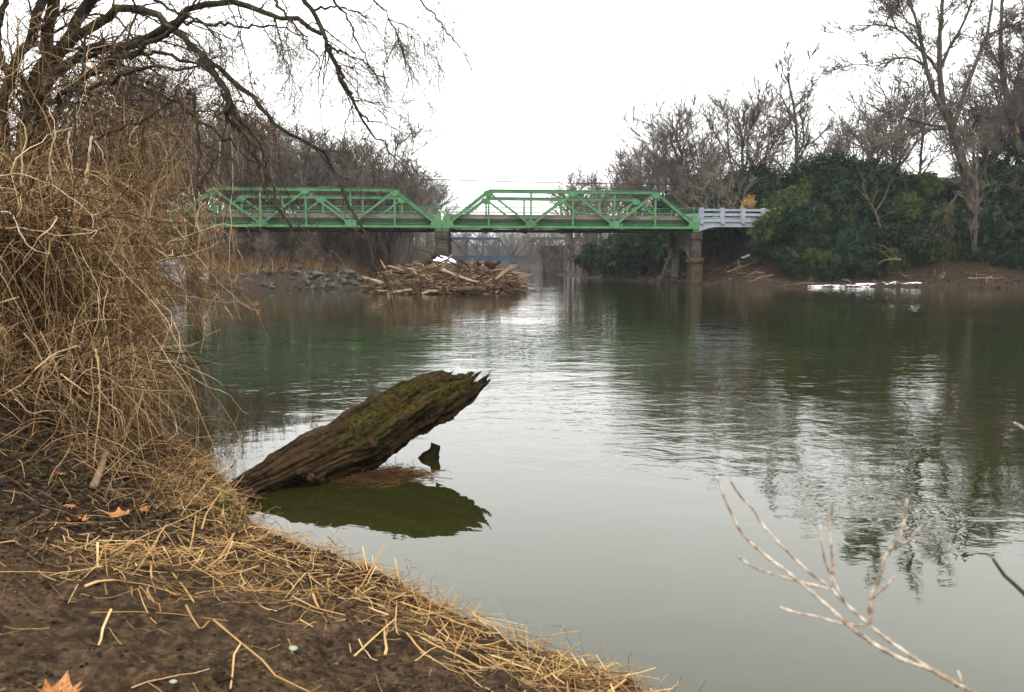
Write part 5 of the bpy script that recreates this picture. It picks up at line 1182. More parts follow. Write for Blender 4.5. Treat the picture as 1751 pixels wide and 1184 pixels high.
        Pn += rng.normal(0, .006, Pn.shape); R_ = np.linspace(r0, r1, n); g = Geo(); g.tubes(Pn, R_, 7, cap=True)
        if tw: Cc, RC = sprout(rng, Pn[None], R_[None], tw, .1, .95, .3, 1.1, 1, 8, .22, -.04, .45, fixed=.5, rmin=.0016); g.tubes(Cc, RC, 4)
        o = obj('vine_stem', g.mesh('vine_stem', M[m], True, Pn[0]), None, tuple(Pn[0])); tag(o, lab, 'vine')
        return o
    T_ = [
        (((157, 235), (153, 262), (150, 300), (142, 335), (132, 360), (118, 390), (110, 400)), 10.5, .018, .012, 'thick pale vine stem falling from the topmost knot of the tangle'),
        (((158, 233), (148, 280), (146, 310), (128, 345), (122, 375), (112, 402)), 10.6, .014, .010, 'pale vine stem twisting close beside the thickest one'),
        (((118, 225), (116, 245), (122, 270), (126, 300), (130, 340), (126, 372)), 10.3, .014, .011, 'short pale vine stem standing just left of the thickest one'),
        (((116, 268), (114, 280), (124, 305), (133, 340)), 10.2, .010, .008, 'small pale vine loop under the short left stem'),
        (((100, 400), (112, 360), (102, 350), (110, 325), (113, 310)), 10.4, .009, .006, 'crooked pale twig left of the bundle of stems'),
        (((235, 215), (222, 232), (221, 248), (232, 252), (236, 240), (233, 232)), 10.8, .012, .006, 'pale vine curled into a ring high in the tangle'),
        (((100, 300), (84, 265), (92, 240), (112, 222), (140, 216)), 11.2, .010, .006, 'pale vine arching over the upper left of the tangle'),
        (((160, 240), (172, 255), (180, 275), (184, 300)), 10.7, .012, .006, 'pale vine bowing right from the topmost knot'),
        (((248, 345), (243, 400), (244, 440), (250, 475), (251, 500), (247, 540)), 14.5, .018, .013, 'straight pale vine stem hanging to the water side, brightest of its bundle'),
        (((258, 330), (256, 370), (252, 430), (247, 470), (240, 500), (236, 545)), 14.7, .016, .012, 'pale vine stem hanging just right of the brightest one'),
        (((274, 480), (266, 500), (258, 525), (255, 552)), 14.0, .014, .010, 'short pale stem slanting beside the foot of the bright bundle'),
        (((228, 555), (218, 590), (222, 625), (226, 670)), 13.0, .016, .010, 'pale stem bending down the lower edge of the tangle to the bank'),
        (((240, 550), (243, 590), (241, 620), (246, 660), (255, 700)), 12.6, .016, .010, 'pale stem along the outermost lower edge of the tangle by the water'),
        (((150, 510), (170, 505), (186, 497), (190, 475), (180, 465)), 11.0, .014, .007, 'pale forked vine curving across the middle of the tangle', 2),
        (((186, 497), (200, 505), (207, 520)), 11.0, .010, .006, 'short pale tendril turning down from the forked vine'),
        (((340, 325), (342, 350), (336, 375), (341, 400), (338, 440)), 16, .020, .012, 'pale vine dangling in front of the left end of the bridge', 2),
        (((352, 345), (338, 360), (334, 385), (345, 398), (340, 418)), 15.5, .014, .009, 'pale vine with a kink hanging by the end of the green truss'),
        (((316, 375), (318, 400), (312, 430), (322, 455)), 15.5, .016, .009, 'pale vine hanging left of the kinked one'),
        (((60, 320), (90, 350), (140, 335), (190, 320), (205, 290)), 12.5, .014, .007, 'long pale vine sweeping across below the ring', 3),
        (((185, 340), (188, 400), (184, 450), (190, 500), (196, 540)), 13, .012, .008, 'tan vine hanging in the middle of the tangle', 3),
        (((205, 330), (210, 380), (204, 430), (215, 480), (206, 530)), 13.4, .012, .008, 'tan vine hanging right of the middle of the tangle', 3),
        (((0, 360), (30, 352), (55, 362), (80, 395), (100, 440)), 9.8, .012, .006, 'tan vine draped over the leftmost hump', 3),
        (((20, 370), (50, 385), (70, 420), (78, 470)), 9.6, .010, .006, 'tan vine falling down the face of the leftmost hump', 3),
        (((290, 375), (330, 430), (370, 480), (420, 525), (445, 533)), 13.5, .010, .003, 'long thin branch reaching out low over the water', 3),
        (((285, 505), (330, 508), (380, 518), (415, 515), (428, 527)), 15.5, .010, .004, 'low pale twig spreading over the water at the edge of the tangle', 4),
        (((385, 525), (393, 535), (400, 548)), 15.0, .012, .005, 'short pale twig hanging over the water'),
        (((75, 700), (130, 640), (150, 600), (160, 575)), 8.6, .009, .005, 'tan stem leaning up from the slope'),
        (((20, 700), (45, 665), (75, 650), (105, 625)), 7.8, .009, .005, 'tan stem slanting low over the slope at the left'),
        (((230, 655), (265, 658), (278, 665), (270, 680), (262, 690)), 11.5, .007, .004, 'thin bent stem sticking out over the water', 1),
        (((240, 688), (262, 686), (285, 694), (302, 702)), 11.2, .005, .002, 'thin straw stem reaching right over the water'),
    ]
    for t_ in T_: stem(t_[0], t_[1], t_[2] * .8, t_[3] * .75, t_[4], tw=t_[5] if len(t_) > 5 else 1)
    # leaves still clinging to twigs
    return rng
thicket()

# ------------------------------------------------------------------ mossy log
def mossy_mat():
    m = mat('mossy_dark_wood', [(0, (.002, .0015, .001)), (.45, (.012, .008, .005)), (.75, (.036, .024, .012)), (1, (.12, .075, .038))], 3.2, .8, 1.0, 11, (1, 1, 1), bdist=.05)
    nt = m.node_tree; N = nt.nodes; L = nt.links; b = N['Principled BSDF']; src = b.inputs['Base Color'].links[0].from_socket
    at = N.new('ShaderNodeAttribute'); at.attribute_name = 'moss'
    ga = N.new('ShaderNodeAttribute'); ga.attribute_name = 'grain'; gc = N.new('ShaderNodeValToRGB'); e = gc.color_ramp.elements; e[0].position = .2; e[0].color = (.003, .002, .0015, 1); e[1].position = .85; e[1].color = (.060, .036, .017, 1)
    gm = N.new('ShaderNodeMix'); gm.data_type = 'RGBA'; gm.inputs[0].default_value = .55; L.new(ga.outputs['Fac'], gc.inputs[0]); L.new(src, gm.inputs[6]); L.new(gc.outputs[0], gm.inputs[7]); src = gm.outputs[2]
    tc = N.new('ShaderNodeTexCoord'); nz = N.new('ShaderNodeTexNoise'); nz.inputs['Scale'].default_value = 20; nz.inputs['Detail'].default_value = 10; nz.inputs['Roughness'].default_value = .75; L.new(tc.outputs['Object'], nz.inputs['Vector'])
    ad = N.new('ShaderNodeMath'); ad.operation = 'MULTIPLY_ADD'; L.new(nz.outputs['Fac'], ad.inputs[0]); ad.inputs[1].default_value = 2.2; ad.inputs[2].default_value = -1.12
    a2 = N.new('ShaderNodeMath'); a2.operation = 'ADD'; a2.use_clamp = True; L.new(ad.outputs[0], a2.inputs[0]); L.new(at.outputs['Fac'], a2.inputs[1])
    m2 = N.new('ShaderNodeMath'); m2.operation = 'MULTIPLY'; L.new(a2.outputs[0], m2.inputs[0]); L.new(at.outputs['Fac'], m2.inputs[1])
    cr = N.new('ShaderNodeValToRGB'); e = cr.color_ramp.elements; e[0].position = .42; e[0].color = (.007, .006, .0015, 1); e[1].position = .66; e[1].color = (.062, .050, .010, 1); L.new(nz.outputs['Fac'], cr.inputs[0])
    mx = N.new('ShaderNodeMix'); mx.data_type = 'RGBA'; L.new(m2.outputs[0], mx.inputs[0]); L.new(src, mx.inputs[6]); L.new(cr.outputs[0], mx.inputs[7]); L.new(mx.outputs[2], b.inputs['Base Color'])
    return m
M['log'] = mossy_mat()
def mossy_log():
    # the outline of the photo gives the axis and the girth along it; it leans out of the bank over the water
    ctl = [  # (upper outline px, lower outline px, depth)
        ((330, 868), (380, 915), 8.2), 
        ((395, 822), (440, 862), 8.6), ((430, 802), (460, 852), 8.9), ((480, 764), (512, 840), 9.15), ((530, 737), (575, 826), 9.4), ((585, 712), (630, 812), 9.7), ((635, 684), (672, 782), 9.95),
        ((680, 656), (712, 750), 10.2), ((712, 640), (745, 734), 10.4), ((748, 634), (775, 716), 10.55), ((775, 642), (803, 700), 10.65), ((792, 648), (822, 678), 10.75)]
    top = np.array([P(*a, d) for a, b, d in ctl]); bot = np.array([P(*b, d) for a, b, d in ctl])
    ns, na = 240, 150
    s = np.linspace(0, len(ctl) - 1, ns); k = np.arange(len(ctl))
    def sm(A): 
        I = np.stack([np.interp(s, k, A[:, j]) for j in range(3)], 1)
        for _ in range(6): I[1:-1] = .25 * I[:-2] + .5 * I[1:-1] + .25 * I[2:]
        return I
    T_, Bt = sm(top), sm(bot); Cc = (T_ + Bt) / 2; rad_ = np.linalg.norm(T_ - Bt, axis=1) / 2 * np.interp(s, [0, 3, 6, 11], [1.0, .98, .93, .96])
    ax = norm(np.gradient(Cc, axis=0)); U = norm(T_ - Bt); U = norm(U - ax * (U * ax).sum(1, keepdims=True)); Vv = np.cross(ax, U)   # Vv points away from or to the viewer
    th = np.linspace(0, 2 * np.pi, na, endpoint=False)
    TH, S_ = np.meshgrid(th, s)
    cs, sn = np.cos(TH), np.sin(TH)
    # grain-following ridges and furrows, twisting slightly; knots; hollows
    u = TH + .10 * S_
    rr = 1 + .26 * fbm(np.cos(u) * 2.0, np.sin(u) * 2.0, S_ * .55, 4) + .34 * np.abs(fbm(np.cos(u) * 5, np.sin(u) * 5, S_ * .55 + 5, 4)) - .10
    gr_ = fbm(np.cos(u) * 9, np.sin(u) * 9, S_ * .45 + 2, 4); rr -= .30 * np.clip(.08 - np.abs(gr_), 0, .08) / .08 * .35
    rr += .12 * fbm(np.cos(u) * 12, np.sin(u) * 12, S_ * 1.0, 3) + .05 * fbm(np.cos(u) * 16, np.sin(u) * 16, S_ * 5, 2)
    def angd(a, b): return (a - b + np.pi) % (2 * np.pi) - np.pi
    side = -1 if Vv[ns // 2][1] > 0 else 1          # sign of sin(theta) that faces the viewer
    for (s0, a0, ws, wa, h) in ((3.35, 2.1, .18, .30, .26), (3.05, 1.75, .15, .25, .24), (3.6, 2.45, .15, .26, .22), (5.15, 1.75, .15, .20, .22), (1.3, 1.2, .5, .35, -.16), (4.9, 1.9, .5, .25, -.10), (6.8, .75, .8, .22, -.13), (5.2, 1.0, .9, .16, -.08), (6.1, 1.6, .7, .2, .10), (7.6, 1.3, .5, .3, .10), (2.9, .55, 1.3, .12, -.34), (7.0, 1.95, 1.6, .10, -.26), (8.2, 1.05, .9, .12, -.24), (9.4, .7, .8, .16, -.2), (5.6, 2.5, 1.2, .1, -.22), (3.4, 2.75, .16, .25, .2)):
        e = np.exp(-((S_ - s0) / ws) ** 2 - (angd(TH, side * a0) / wa) ** 2); rr += h * e
        if h > .12: rr -= .5 * h * np.exp(-((S_ - s0) / (ws * .4)) ** 2 - (angd(TH, side * a0) / (wa * .4)) ** 2)
    depthf = .82
    V = Cc[:, None] + rad_[:, None, None] * rr[..., None] * (cs[..., None] * U[:, None] + depthf * sn[..., None] * Vv[:, None])
    # jagged broken end: length beyond the last ring depends on the angle
    th_v = np.abs(angd(th, 0))
    prof = np.interp(th_v, [0, .25, .5, .8, 1.1, 1.5, 1.9, 2.3, 2.65, 2.9, 3.15], [.00, -.12, .05, -.02, .10, .05, .12, .20, .42, .30, .12])
    prof = prof + .12 * vnoise(th * 5, 3.3) + .07 * vnoise(th * 13, 9.1)
    w = smooth(.80, 1.0, s / s[-1])[:, None, None]
    dirn = norm(ax[-1] + np.array([0, 0, .28]) + .15 * U[-1])
    V = V + w ** 1.5 * prof[None, :, None] * dirn[None, None] 
    # spike drawn out at the lower lip, bent up
    sp = np.exp(-(np.abs(angd(th, np.pi - side * .45)) / .42) ** 1.6)[None, :, None] * (w ** 2.2)
    V = V + sp * (P(838, 634, 10.75) - V[-1, np.argmax(sp[-1, :, 0])][None, None]) * .92
    sp2 = np.exp(-(angd(th, side * .25) / .16) ** 2)[None, :, None] * (w ** 4)
    V = V + sp2 * (P(776, 632, 10.6) - V[-1, np.argmax(sp2[-1, :, 0])][None, None]) * .55
    g = Geo(); idx = np.arange(ns * na).reshape(ns, na)
    F = np.stack([idx[:-1], np.roll(idx, -1, 1)[:-1], np.roll(idx, -1, 1)[1:], idx[1:]], -1).reshape(-1, 4)
    g.add(V.reshape(-1, 3), F)
    # inside of the hollow end
    ni = 16; inn = []
    for j in range(ni):
        f = j / (ni - 1); i = int((ns - 1) - f * 34); c = V[i].mean(0)
        inn.append(c + (V[i] - c) * ((.93 if j else 1.0) - .35 * f) * (1 + .05 * vnoise(th * 4, f * 5)[:, None]))
    inn = np.array(inn); ii = np.arange(ni * na).reshape(ni, na)
    nv = ns * na
    g.add(inn.reshape(-1, 3), np.stack([ii[:-1], np.roll(ii, -1, 1)[:-1], np.roll(ii, -1, 1)[1:], ii[1:]], -1).reshape(-1, 4))
    g.add(np.concatenate([inn[-1], inn[-1].mean(0)[None]]), [[a, (a + 1) % na, na] for a in range(na)])
    org = tuple(Cc[20]); me = g.mesh('log', M['log'], True, org)
    up = np.zeros(len(me.vertices)); facing = np.clip(cs * .55 + side * sn * .75, 0, 1)
    mo = facing * smooth(2.6, 5.2, S_) * 1.15 * (.70 + .35 * smooth(-.5, .5, fbm(TH * 2.2, S_ * 1.6, 8.0) * 2)); up[:nv] = np.clip(mo, 0, 1).ravel()
    at = me.attributes.new('moss', 'FLOAT', 'POINT'); at.data.foreach_set('value', up.astype(np.float32))
    gv = np.zeros(len(me.vertices)); gv[:nv] = np.clip(.5 + 1.5 * fbm(np.cos(u) * 11, np.sin(u) * 11, S_ * .7 + 4, 4), 0, 1).ravel(); ag = me.attributes.new('grain', 'FLOAT', 'POINT'); ag.data.foreach_set('value', gv.astype(np.float32))
    o = obj('fallen_log', me, None, org); tag(o, 'large mossy broken log leaning out of the bank over calm water', 'log')
    for (s0, a0, rk) in ((3.30, 2.05, .045), (3.0, 1.75, .035), (3.6, 2.35, .04), (5.2, 1.7, .05), (3.9, 2.6, .03)):
        i_ = int(s0 / s[-1] * (ns - 1)); j_ = int(((side * a0) % (2 * np.pi)) / (2 * np.pi) * na) % na; c0 = V[i_, j_]; out = norm(c0 - V[i_].mean(0)); rk_rng = np.random.default_rng(int(s0 * 100))
        g = Geo(); lat = np.linspace(0, np.pi, 8); lon = np.linspace(0, 2 * np.pi, 14, endpoint=False); VV = np.array([c0 + out * rk * .2 + rk * (1 + .28 * rk_rng.normal()) * np.array([math.sin(a) * math.cos(b), math.sin(a) * math.sin(b), math.cos(a)]) for a in lat for b in lon])
        ii = np.arange(8 * 14).reshape(8, 14); g.add(VV, np.stack([ii[:-1], ii[1:], np.roll(ii, -1, 1)[1:], np.roll(ii, -1, 1)[:-1]], -1).reshape(-1, 4), 0, .2); obj('knot', g.mesh('knot', M['drift_brown'], True, org), o)
    # splinters at the broken end
    rng = np.random.default_rng(8); g = Geo()
    for (a, b, c, r) in (((768, 640), (776, 634), (776, 643), .02), ((806, 662), (815, 655), (822, 645), .018), ((745, 727), (758, 722), (731, 740), .02), ((790, 650), (794, 648), (796, 660), .02)):
        q = np.array([P(*a, 10.55), P(*b, 10.6)]); pts = np.linspace(q[0], q[1], 5); g.tubes(pts, np.linspace(r, .003, 5), 5, cap=True)
    sp_ = obj('splinter', g.mesh('splinter', M['log'], False, org), o)
    # chunk standing in the water by the log
    g = Geo(); n = 22; m_ = 26; c = PZ(727, 783, 0); V = []
    for i in range(n):
        f = i / (n - 1)
        for j in range(m_):
            a = j / m_ * 2 * np.pi; r = (.19 - .08 * f) * (1 - .9 * max(0, f - .86) / .14) * (1 + .22 * float(vnoise(np.cos(a) * 1.8, np.sin(a) * 1.8, f * 2.2)) + .12 * float(vnoise(np.cos(a) * 5, np.sin(a) * 5, f * 4)))
            V.append((c[0] + r * math.cos(a) * 1.05 + .07 * f, c[1] + .7 * r * math.sin(a), -.12 + .26 * f + .07 * math.cos(a) * f))
    ii = np.arange(n * m_).reshape(n, m_); g.add(V, np.stack([ii[:-1], np.roll(ii, -1, 1)[:-1], np.roll(ii, -1, 1)[1:], ii[1:]], -1).reshape(-1, 4))
    g.add(V[-m_:] + [tuple(np.mean(V[-m_:], 0))], [[a, (a + 1) % m_, m_] for a in range(m_)])
    me = g.mesh('stub', M['log'], True, c); me.attributes.new('moss', 'FLOAT', 'POINT'); tag(obj('wood_stub', me, None, tuple(c)), 'small dark wood stub poking from the water beside the leaning log', 'wood stub')
mossy_log()
def debris():
    rng = np.random.default_rng(55); K = 900; c = PZ(655, 812, 0)
    x = c[0] + rng.normal(-.02, .26, K); y = c[1] - .05 + rng.normal(0, .19, K); D = rng.normal(0, 1, (K, 3)) * np.array([1, .7, .10])
    Pn = grow(rng, np.stack([x, y, rng.uniform(.004, .022, K) * np.exp(-((x - c[0]) / .3) ** 2)], 1), D, rng.uniform(.05, .26, K), 5, .15); Pn[:, :, 2] = np.maximum(Pn[:, :, 2], .004)
    g = Geo(); g.tubes(Pn, rng.uniform(.0012, .0035, K)[:, None] * np.ones(5), 3, 0, rng.uniform(.1, .75, K))
    K = 120; c1 = PZ(610, 815, 0); x = rng.uniform(c1[0] - .5, c1[0] + .9, K); y = c1[1] + rng.normal(.0, .10, K) + (x - c1[0]) * .2
    Pn = grow(rng, np.stack([x, y, np.full(K, .005)], 1), rng.normal(0, 1, (K, 3)) * np.array([1, .4, 0]) + np.array([.5, .1, 0]), rng.uniform(.06, .3, K), 5, .08); Pn[:, :, 2] = .005
    g.tubes(Pn, rng.uniform(.0012, .003, K)[:, None] * np.ones(5), 3, 0, rng.uniform(.3, .95, K))
    tag(obj('floating_debris', g.mesh('floating_debris', M['litter'])), 'orange brown straw and leaf scum floating under the leaning log', 'floating debris', kind='stuff')
debris()

# ------------------------------------------------------------------ foreground litter, reeds, leaves
def foreground():
    rng = np.random.default_rng(31)
    def on(x, y): return terrain(x, y)
    # edge band following the shore line near the camera and the hump at (300, 920)
    K = 60000; X = rng.uniform(-8, 3.0, K); Y = rng.uniform(1.8, 13, K); z, s = on(X, Y)
    hump = P(300, 447, 1); hc = PZ(330, 925, .8)
    dens = np.exp(-((s - .42) / .42) ** 2) * smooth(12, 8, Y) + 1.5 * np.exp(-((X - hc[0]) / .8) ** 2 - ((Y - hc[1]) / .5) ** 2) + .035
    ok = (s > .03) & (rng.random(K) < dens * (.55 + 1.2 * np.clip(fbm(X * 1.3, Y * 1.3) + .35, 0, 1)) * .8)
    X, Y, z, s = X[ok], Y[ok], z[ok], s[ok]; K = len(X)
    pile = .07 * np.exp(-((s - .4) / .5) ** 2) + .11 * np.exp(-((X - hc[0]) / .6) ** 2 - ((Y - hc[1]) / .4) ** 2)
    az = rng.normal(-.65, .8, K) + np.where(rng.random(K) < .5, np.pi, 0)
    D = np.stack([np.cos(az), np.sin(az), rng.normal(.03, .22, K)], 1)
    Ln = rng.uniform(.06, .42, K) * np.where(rng.random(K) < .1, 1.5, 1)
    Pn = grow(rng, np.stack([X, Y, z + rng.uniform(.0, 1, K) * pile + .006], 1) - norm(D) * Ln[:, None] / 2, D, Ln, 6, .10, -.012)
    zz, _ = on(Pn[:, :, 0], Pn[:, :, 1]); Pn[:, :, 2] = np.maximum(Pn[:, :, 2], np.maximum(zz, 0) + .003)
    g = Geo(); r = rng.uniform(.0012, .0040, K) * np.where(rng.random(K) < .10, 2.2, 1)
    g.tubes(Pn, r[:, None] * np.linspace(1, .7, 6), 5, 0, rng.beta(1.5, 1.8, K), cap=True, flat=.55)
    # curled fine roots and shreds
    K = 12000; X = rng.uniform(-6, 3.0, K); Y = rng.uniform(2.2, 11, K); z, s = on(X, Y); ok = (s > -.04) & (s < .9) & (rng.random(K) < np.exp(-((s - .15) / .35) ** 2)); X, Y, z = X[ok], Y[ok], z[ok]; K = len(X)
    Pn = grow(rng, np.stack([X, Y, z + rng.uniform(0, .07, K)], 1), rng.normal(0, 1, (K, 3)) * np.array([1, 1, .5]), rng.uniform(.08, .35, K), 8, .45, -.03); g.tubes(Pn, rng.uniform(.0008, .002, K)[:, None] * np.ones(8), 3, 0, rng.beta(1.4, 2.2, K))
    tag(obj('reed_litter', g.mesh('reed_litter', M['straw'])), 'golden dead reed straw matted along the edge of the mud bank', 'straw litter', kind='stuff')
    # clods and crumbs
    K = 110000; X = rng.uniform(-5, 2.0, K); Y = rng.uniform(2.0, 9, K); z, s = on(X, Y); ok = (s > .25) & (rng.random(K) < smooth(-.25, .35, fbm(X * 1.1 + 4, Y * 1.1) + .1)); X, Y, z = X[ok], Y[ok], z[ok]; K = len(X)
    r = .0022 + .020 * rng.random(K) ** 4 * (.6 + .7 * (Y > 5)); base = norm(np.array([[1, 1, 1], [-1, -1, 1], [-1, 1, -1], [1, -1, -1], [0, 0, 1.3], [1.3, 0, 0], [-1.2, 0, 0], [0, 1.2, 0]], float))
    import bmesh
    bm = bmesh.new(); bmesh.ops.create_icosphere(bm, subdivisions=1, radius=1); bv = np.array([v.co[:] for v in bm.verts]); bf = np.array([[v.index for v in f.verts] for f in bm.faces]); bm.free()
    V = bv[None] * r[:, None, None] * rng.uniform(.6, 1.3, (K, len(bv), 1)) * np.array([1.2, 1, .7]) + np.stack([X, Y, z + r * .3], 1)[:, None]
    F = (bf[None] + (np.arange(K) * len(bv))[:, None, None]).reshape(-1, 3); M['clods'] = mat('clods_of_mud', [(0, (.008, .005, .003)), (.5, (.05, .031, .018)), (.85, (.15, .10, .06)), (1, (.36, .28, .20))], 3, .9, tintw=.75)
    g = Geo(); g.add(V.reshape(-1, 3), F, 0, np.repeat(rng.beta(1.3, 2.2, K), len(bf)))
    tag(obj('mud_crumbs', g.mesh('mud_crumbs', M['clods'], False)), 'crumbs and clods of dark wet mud on the near bank', 'mud crumbs', kind='stuff')
    # traced single reeds
    def reed(pts, r, lab, name='reed_stem', hz=.02, cat='reed', m='straw', tint=None):
        tint = rng.uniform(.45, .85) if tint is None else tint; r = r * (.8 if m == 'straw' else 1)
        out = []
        for (u, v, *lift) in pts:
            h = .8
            for _ in range(12):
                p = PZ(u, v, h); h = .5 * h + .5 * (max(Z(p[0], p[1]), .01) + hz + (lift[0] if lift else 0))
            out.append(PZ(u, v, h))
        q = np.array(out); n = 14; d = np.r_[0, np.cumsum(np.linalg.norm(np.diff(q, axis=0), axis=1))]; s = np.linspace(0, d[-1], n); Pn = np.stack([np.interp(s, d, q[:, k]) for k in range(3)], 1)
        g = Geo(); g.tubes(Pn, np.linspace(r, r * .7, n), 7, 0, tint, cap=True, flat=.6); tag(obj(name, g.mesh(name, M[m], True, Pn[0]), None, tuple(Pn[0])), lab, cat); return Pn
    reed([(345, 905), (352, 880, .06), (365, 860, .12), (378, 842, .17)], .010, 'thick pale reed stub standing up at the head of the straw heap')
    reed([(190, 945, .02), (250, 915, .05), (320, 885, .08), (362, 862, .11)], .009, 'long pale reed lying along the top of the straw heap')
    reed([(262, 938, .02), (272, 915, .05), (285, 897, .08)], .009, 'short bright reed across the middle of the straw heap')
    reed([(325, 940, .02), (330, 915, .06), (335, 880, .1)], .009, 'upright bright reed in the straw heap')
    reed([(352, 975, .02), (375, 955, .05), (392, 930, .08), (400, 912, .1)], .014, 'broad bright reed blade at the right of the straw heap')
    reed([(365, 970, .02), (385, 955, .04), (398, 925, .08)], .010, 'second bright reed blade beside the broad one')
    reed([(145, 1003), (165, 995), (195, 992)], .016, 'pale flattened seed husk lying on the mud left of the straw')
    reed([(195, 992), (250, 1000), (310, 1018)], .006, 'thin reed trailing from the pale husk')
    reed([(295, 980), (315, 1005), (332, 1030)], .008, 'short pale reed pointing down the mud below the straw heap')
    reed([(318, 1035), (328, 1055), (343, 1078), (358, 1062)], .008, 'small bent reed forming a hook on the mud')
    reed([(155, 1048), (230, 1046), (300, 1050), (390, 1062)], .005, 'long thin straight reed lying flat across the mud')
    reed([(365, 1060), (410, 1098), (450, 1130), (470, 1155), (530, 1184)], .008, 'long curving reed running down to the bottom of the mud')
    reed([(412, 1100), (400, 1120), (398, 1150), (394, 1178)], .007, 'reed fork hanging straight down from the curving one')
    reed([(0, 978), (60, 978), (120, 982)], .004, 'hair thin reed at the far left of the mud')
    reed([(0, 890), (60, 893), (140, 895), (210, 892)], .006, 'tan reed lying across the far left of the mud')
    reed([(606, 1122), (640, 1090, .03), (676, 1058, .06)], .008, 'bright reed slanting up out of the mud near the straw edge')
    reed([(535, 1015, .02), (540, 1030, .02), (545, 1040, .02)], .012, 'short broad reed chip in the straw edge')
    reed([(685, 1030, .05), (720, 1042, .05), (745, 1050, .04)], .010, 'bright broad reed chip beside the water edge')
    reed([(620, 935, .12), (624, 955, .06), (628, 975, .02)], .008, 'upright pale reed tip at the water edge')
    reed([(675, 955, .12), (680, 980, .06), (684, 1000, .02)], .008, 'second upright reed tip at the water edge')
    reed([(500, 1020), (540, 1040), (590, 1052)], .006, 'thin reed below the matted straw')
    reed([(513, 1060), (535, 1072)], .008, 'small pale reed chip on the mud')
    reed([(560, 900, .02), (575, 912, .03)], .006, 'little reed chip at the rim of the bank')
    reed([(1040, 1184, .02), (1060, 1170, .03), (1070, 1162, .04)], .014, 'pale cut reed end at the bottom edge by the water')
    reed([(1090, 1186, .02), (1120, 1183, .03), (1150, 1178, .03)], .012, 'pale reed end reaching over the water at the bottom edge')
    reed([(785, 1062, .02), (815, 1060, .05), (845, 1072, .06), (870, 1100, .03), (905, 1130, .01)], .005, 'thin arched reed looping over the water edge')
    reed([(160, 832, .02), (168, 812, .03), (176, 790, .04), (180, 770, .06)], .035, 'short thick weathered brown stick lying on the bare mud', 'stick', .02, 'stick', 'drift_pale', .45)
    reed([(176, 785, .04), (200, 770, .05), (235, 748, .06)], .030, 'dark root emerging from the bank beyond the thick stick', 'root', .01, 'root', 'drift_brown', .4)
    reed([(1000, 1156, .10), (1015, 1140, .13), (1023, 1148, .12), (1017, 1165, .08), (1003, 1176, .03)], .003, 'dark wiry dead stalk bent into a loop at the bottom edge', 'wiry_stalk', .02, 'stalk', 'vine_dark', .2)
    for p_ in (((395, 800), (404, 788), (409, 776)),):
        pp = [P(u, v, 9.6) for u, v in p_]; g = Geo(); g.tubes(np.array(pp), np.array([.012, .010, .008]), 6, 0, .95, cap=True); tag(obj('reed_stem', g.mesh('reed_stem', M['straw'], True, pp[0]), None, tuple(pp[0])), 'pale stub of reed sticking up where the log meets the bank', 'reed')
    # maple leaves
    def leaf_mesh(seed, curl):
        r = np.random.default_rng(seed); lob = [(-.0, .0), (.16, .12), (.42, .02), (.34, .20), (.60, .34), (.36, .36), (.46, .62), (.24, .50), (.12, .72), (.0, 1.0), (-.12, .72), (-.24, .50), (-.46, .62), (-.36, .36), (-.60, .34), (-.34, .20), (-.42, .02), (-.16, .12)]
        out = np.array(lob) * (1 + .06 * r.normal(size=(18, 2))); c = np.array([0, .34]); g = Geo(); rings = [np.tile(c, (18, 1)), c + (out - c) * .35, c + (out - c) * .7, out]
        V = []
        for q_ in rings:
            for x, y in q_: V.append((x, y, curl * (x * x * 1.4 + (y - .4) ** 2) + .03 * r.normal() - .02))
        i = np.arange(72).reshape(4, 18); g.add(V, np.stack([i[:-1], i[1:], np.roll(i, -1, 1)[1:], np.roll(i, -1, 1)[:-1]], -1).reshape(-1, 4))
        st = Geo(); st.tubes(np.array([(0, .02, 0), (.01, -.15, .02), (.03, -.32, .05)]), np.array([.014, .01, .01]), 5)
        return g.mesh('blade', M['leaf'], True), st.mesh('stalk', M['leaf'], True)
    LM = [leaf_mesh(1, .35), leaf_mesh(2, .6), leaf_mesh(3, -.4)]
    def leaf(u, v, s, k, rz, tilt, lab, mat_=None):
        h = .8
        for _ in range(10): p = PZ(u, v, h); h = .5 * h + .5 * (Z(p[0], p[1]) + .02)
        t = thing('maple_leaf', lab, 'leaf', tuple(PZ(u, v, h + .015)), rz); t.rotation_euler = (tilt[0], tilt[1], rz); t.scale = (s, s, s)
        obj('blade', LM[k][0], t); obj('stalk', LM[k][1], t)
    leaf(205, 885, .17, 0, .5, (.15, .0), 'crisp orange maple leaf lying on the mud above the straw heap')
    leaf(148, 893, .16, 1, 1.6, (.1, .2), 'tan curled maple leaf just left of the crisp orange one')
    leaf(238, 872, .10, 2, -.8, (.3, .1), 'small pinkish maple leaf tucked behind the crisp orange one')
    leaf(95, 1206, .15, 1, .2, (.4, .1), 'orange maple leaf cut off by the bottom edge of the picture')
    leaf(130, 862, .11, 2, 2.2, (.1, .1), 'dull brown leaf fallen on the mud behind the others')
    leaf(108, 812, .10, 0, 1.2, (.1, .2), 'small orange leaf far back on the dark mud')
    leaf(600, 838, .06, 0, .2, (0, 0), 'tiny orange leaf afloat below the leaning log') if False else None
    for (u, v, Y, s, rz, lab) in ((343, 540, 15, .13, .3, 'upper orange leaf hanging at the tangle edge above water'), (315, 541, 15.5, .14, 1.3, 'left orange leaf hanging at the tangle edge'), (352, 551, 15, .11, 2.2, 'lowest orange leaf hanging at the tangle edge'), (291, 423, 15, .16, .6, 'rusty leaf caught high in the vines'),
                              (437, 523, 13.6, .11, .2, 'upper dry leaf dangling from the long thin branch over the water'), (440, 538, 13.6, .09, 1.0, 'lower dry leaf dangling below the long thin branch'), (97, 265, 14, .09, 1, 'pale leaf stuck in the upper vines')):
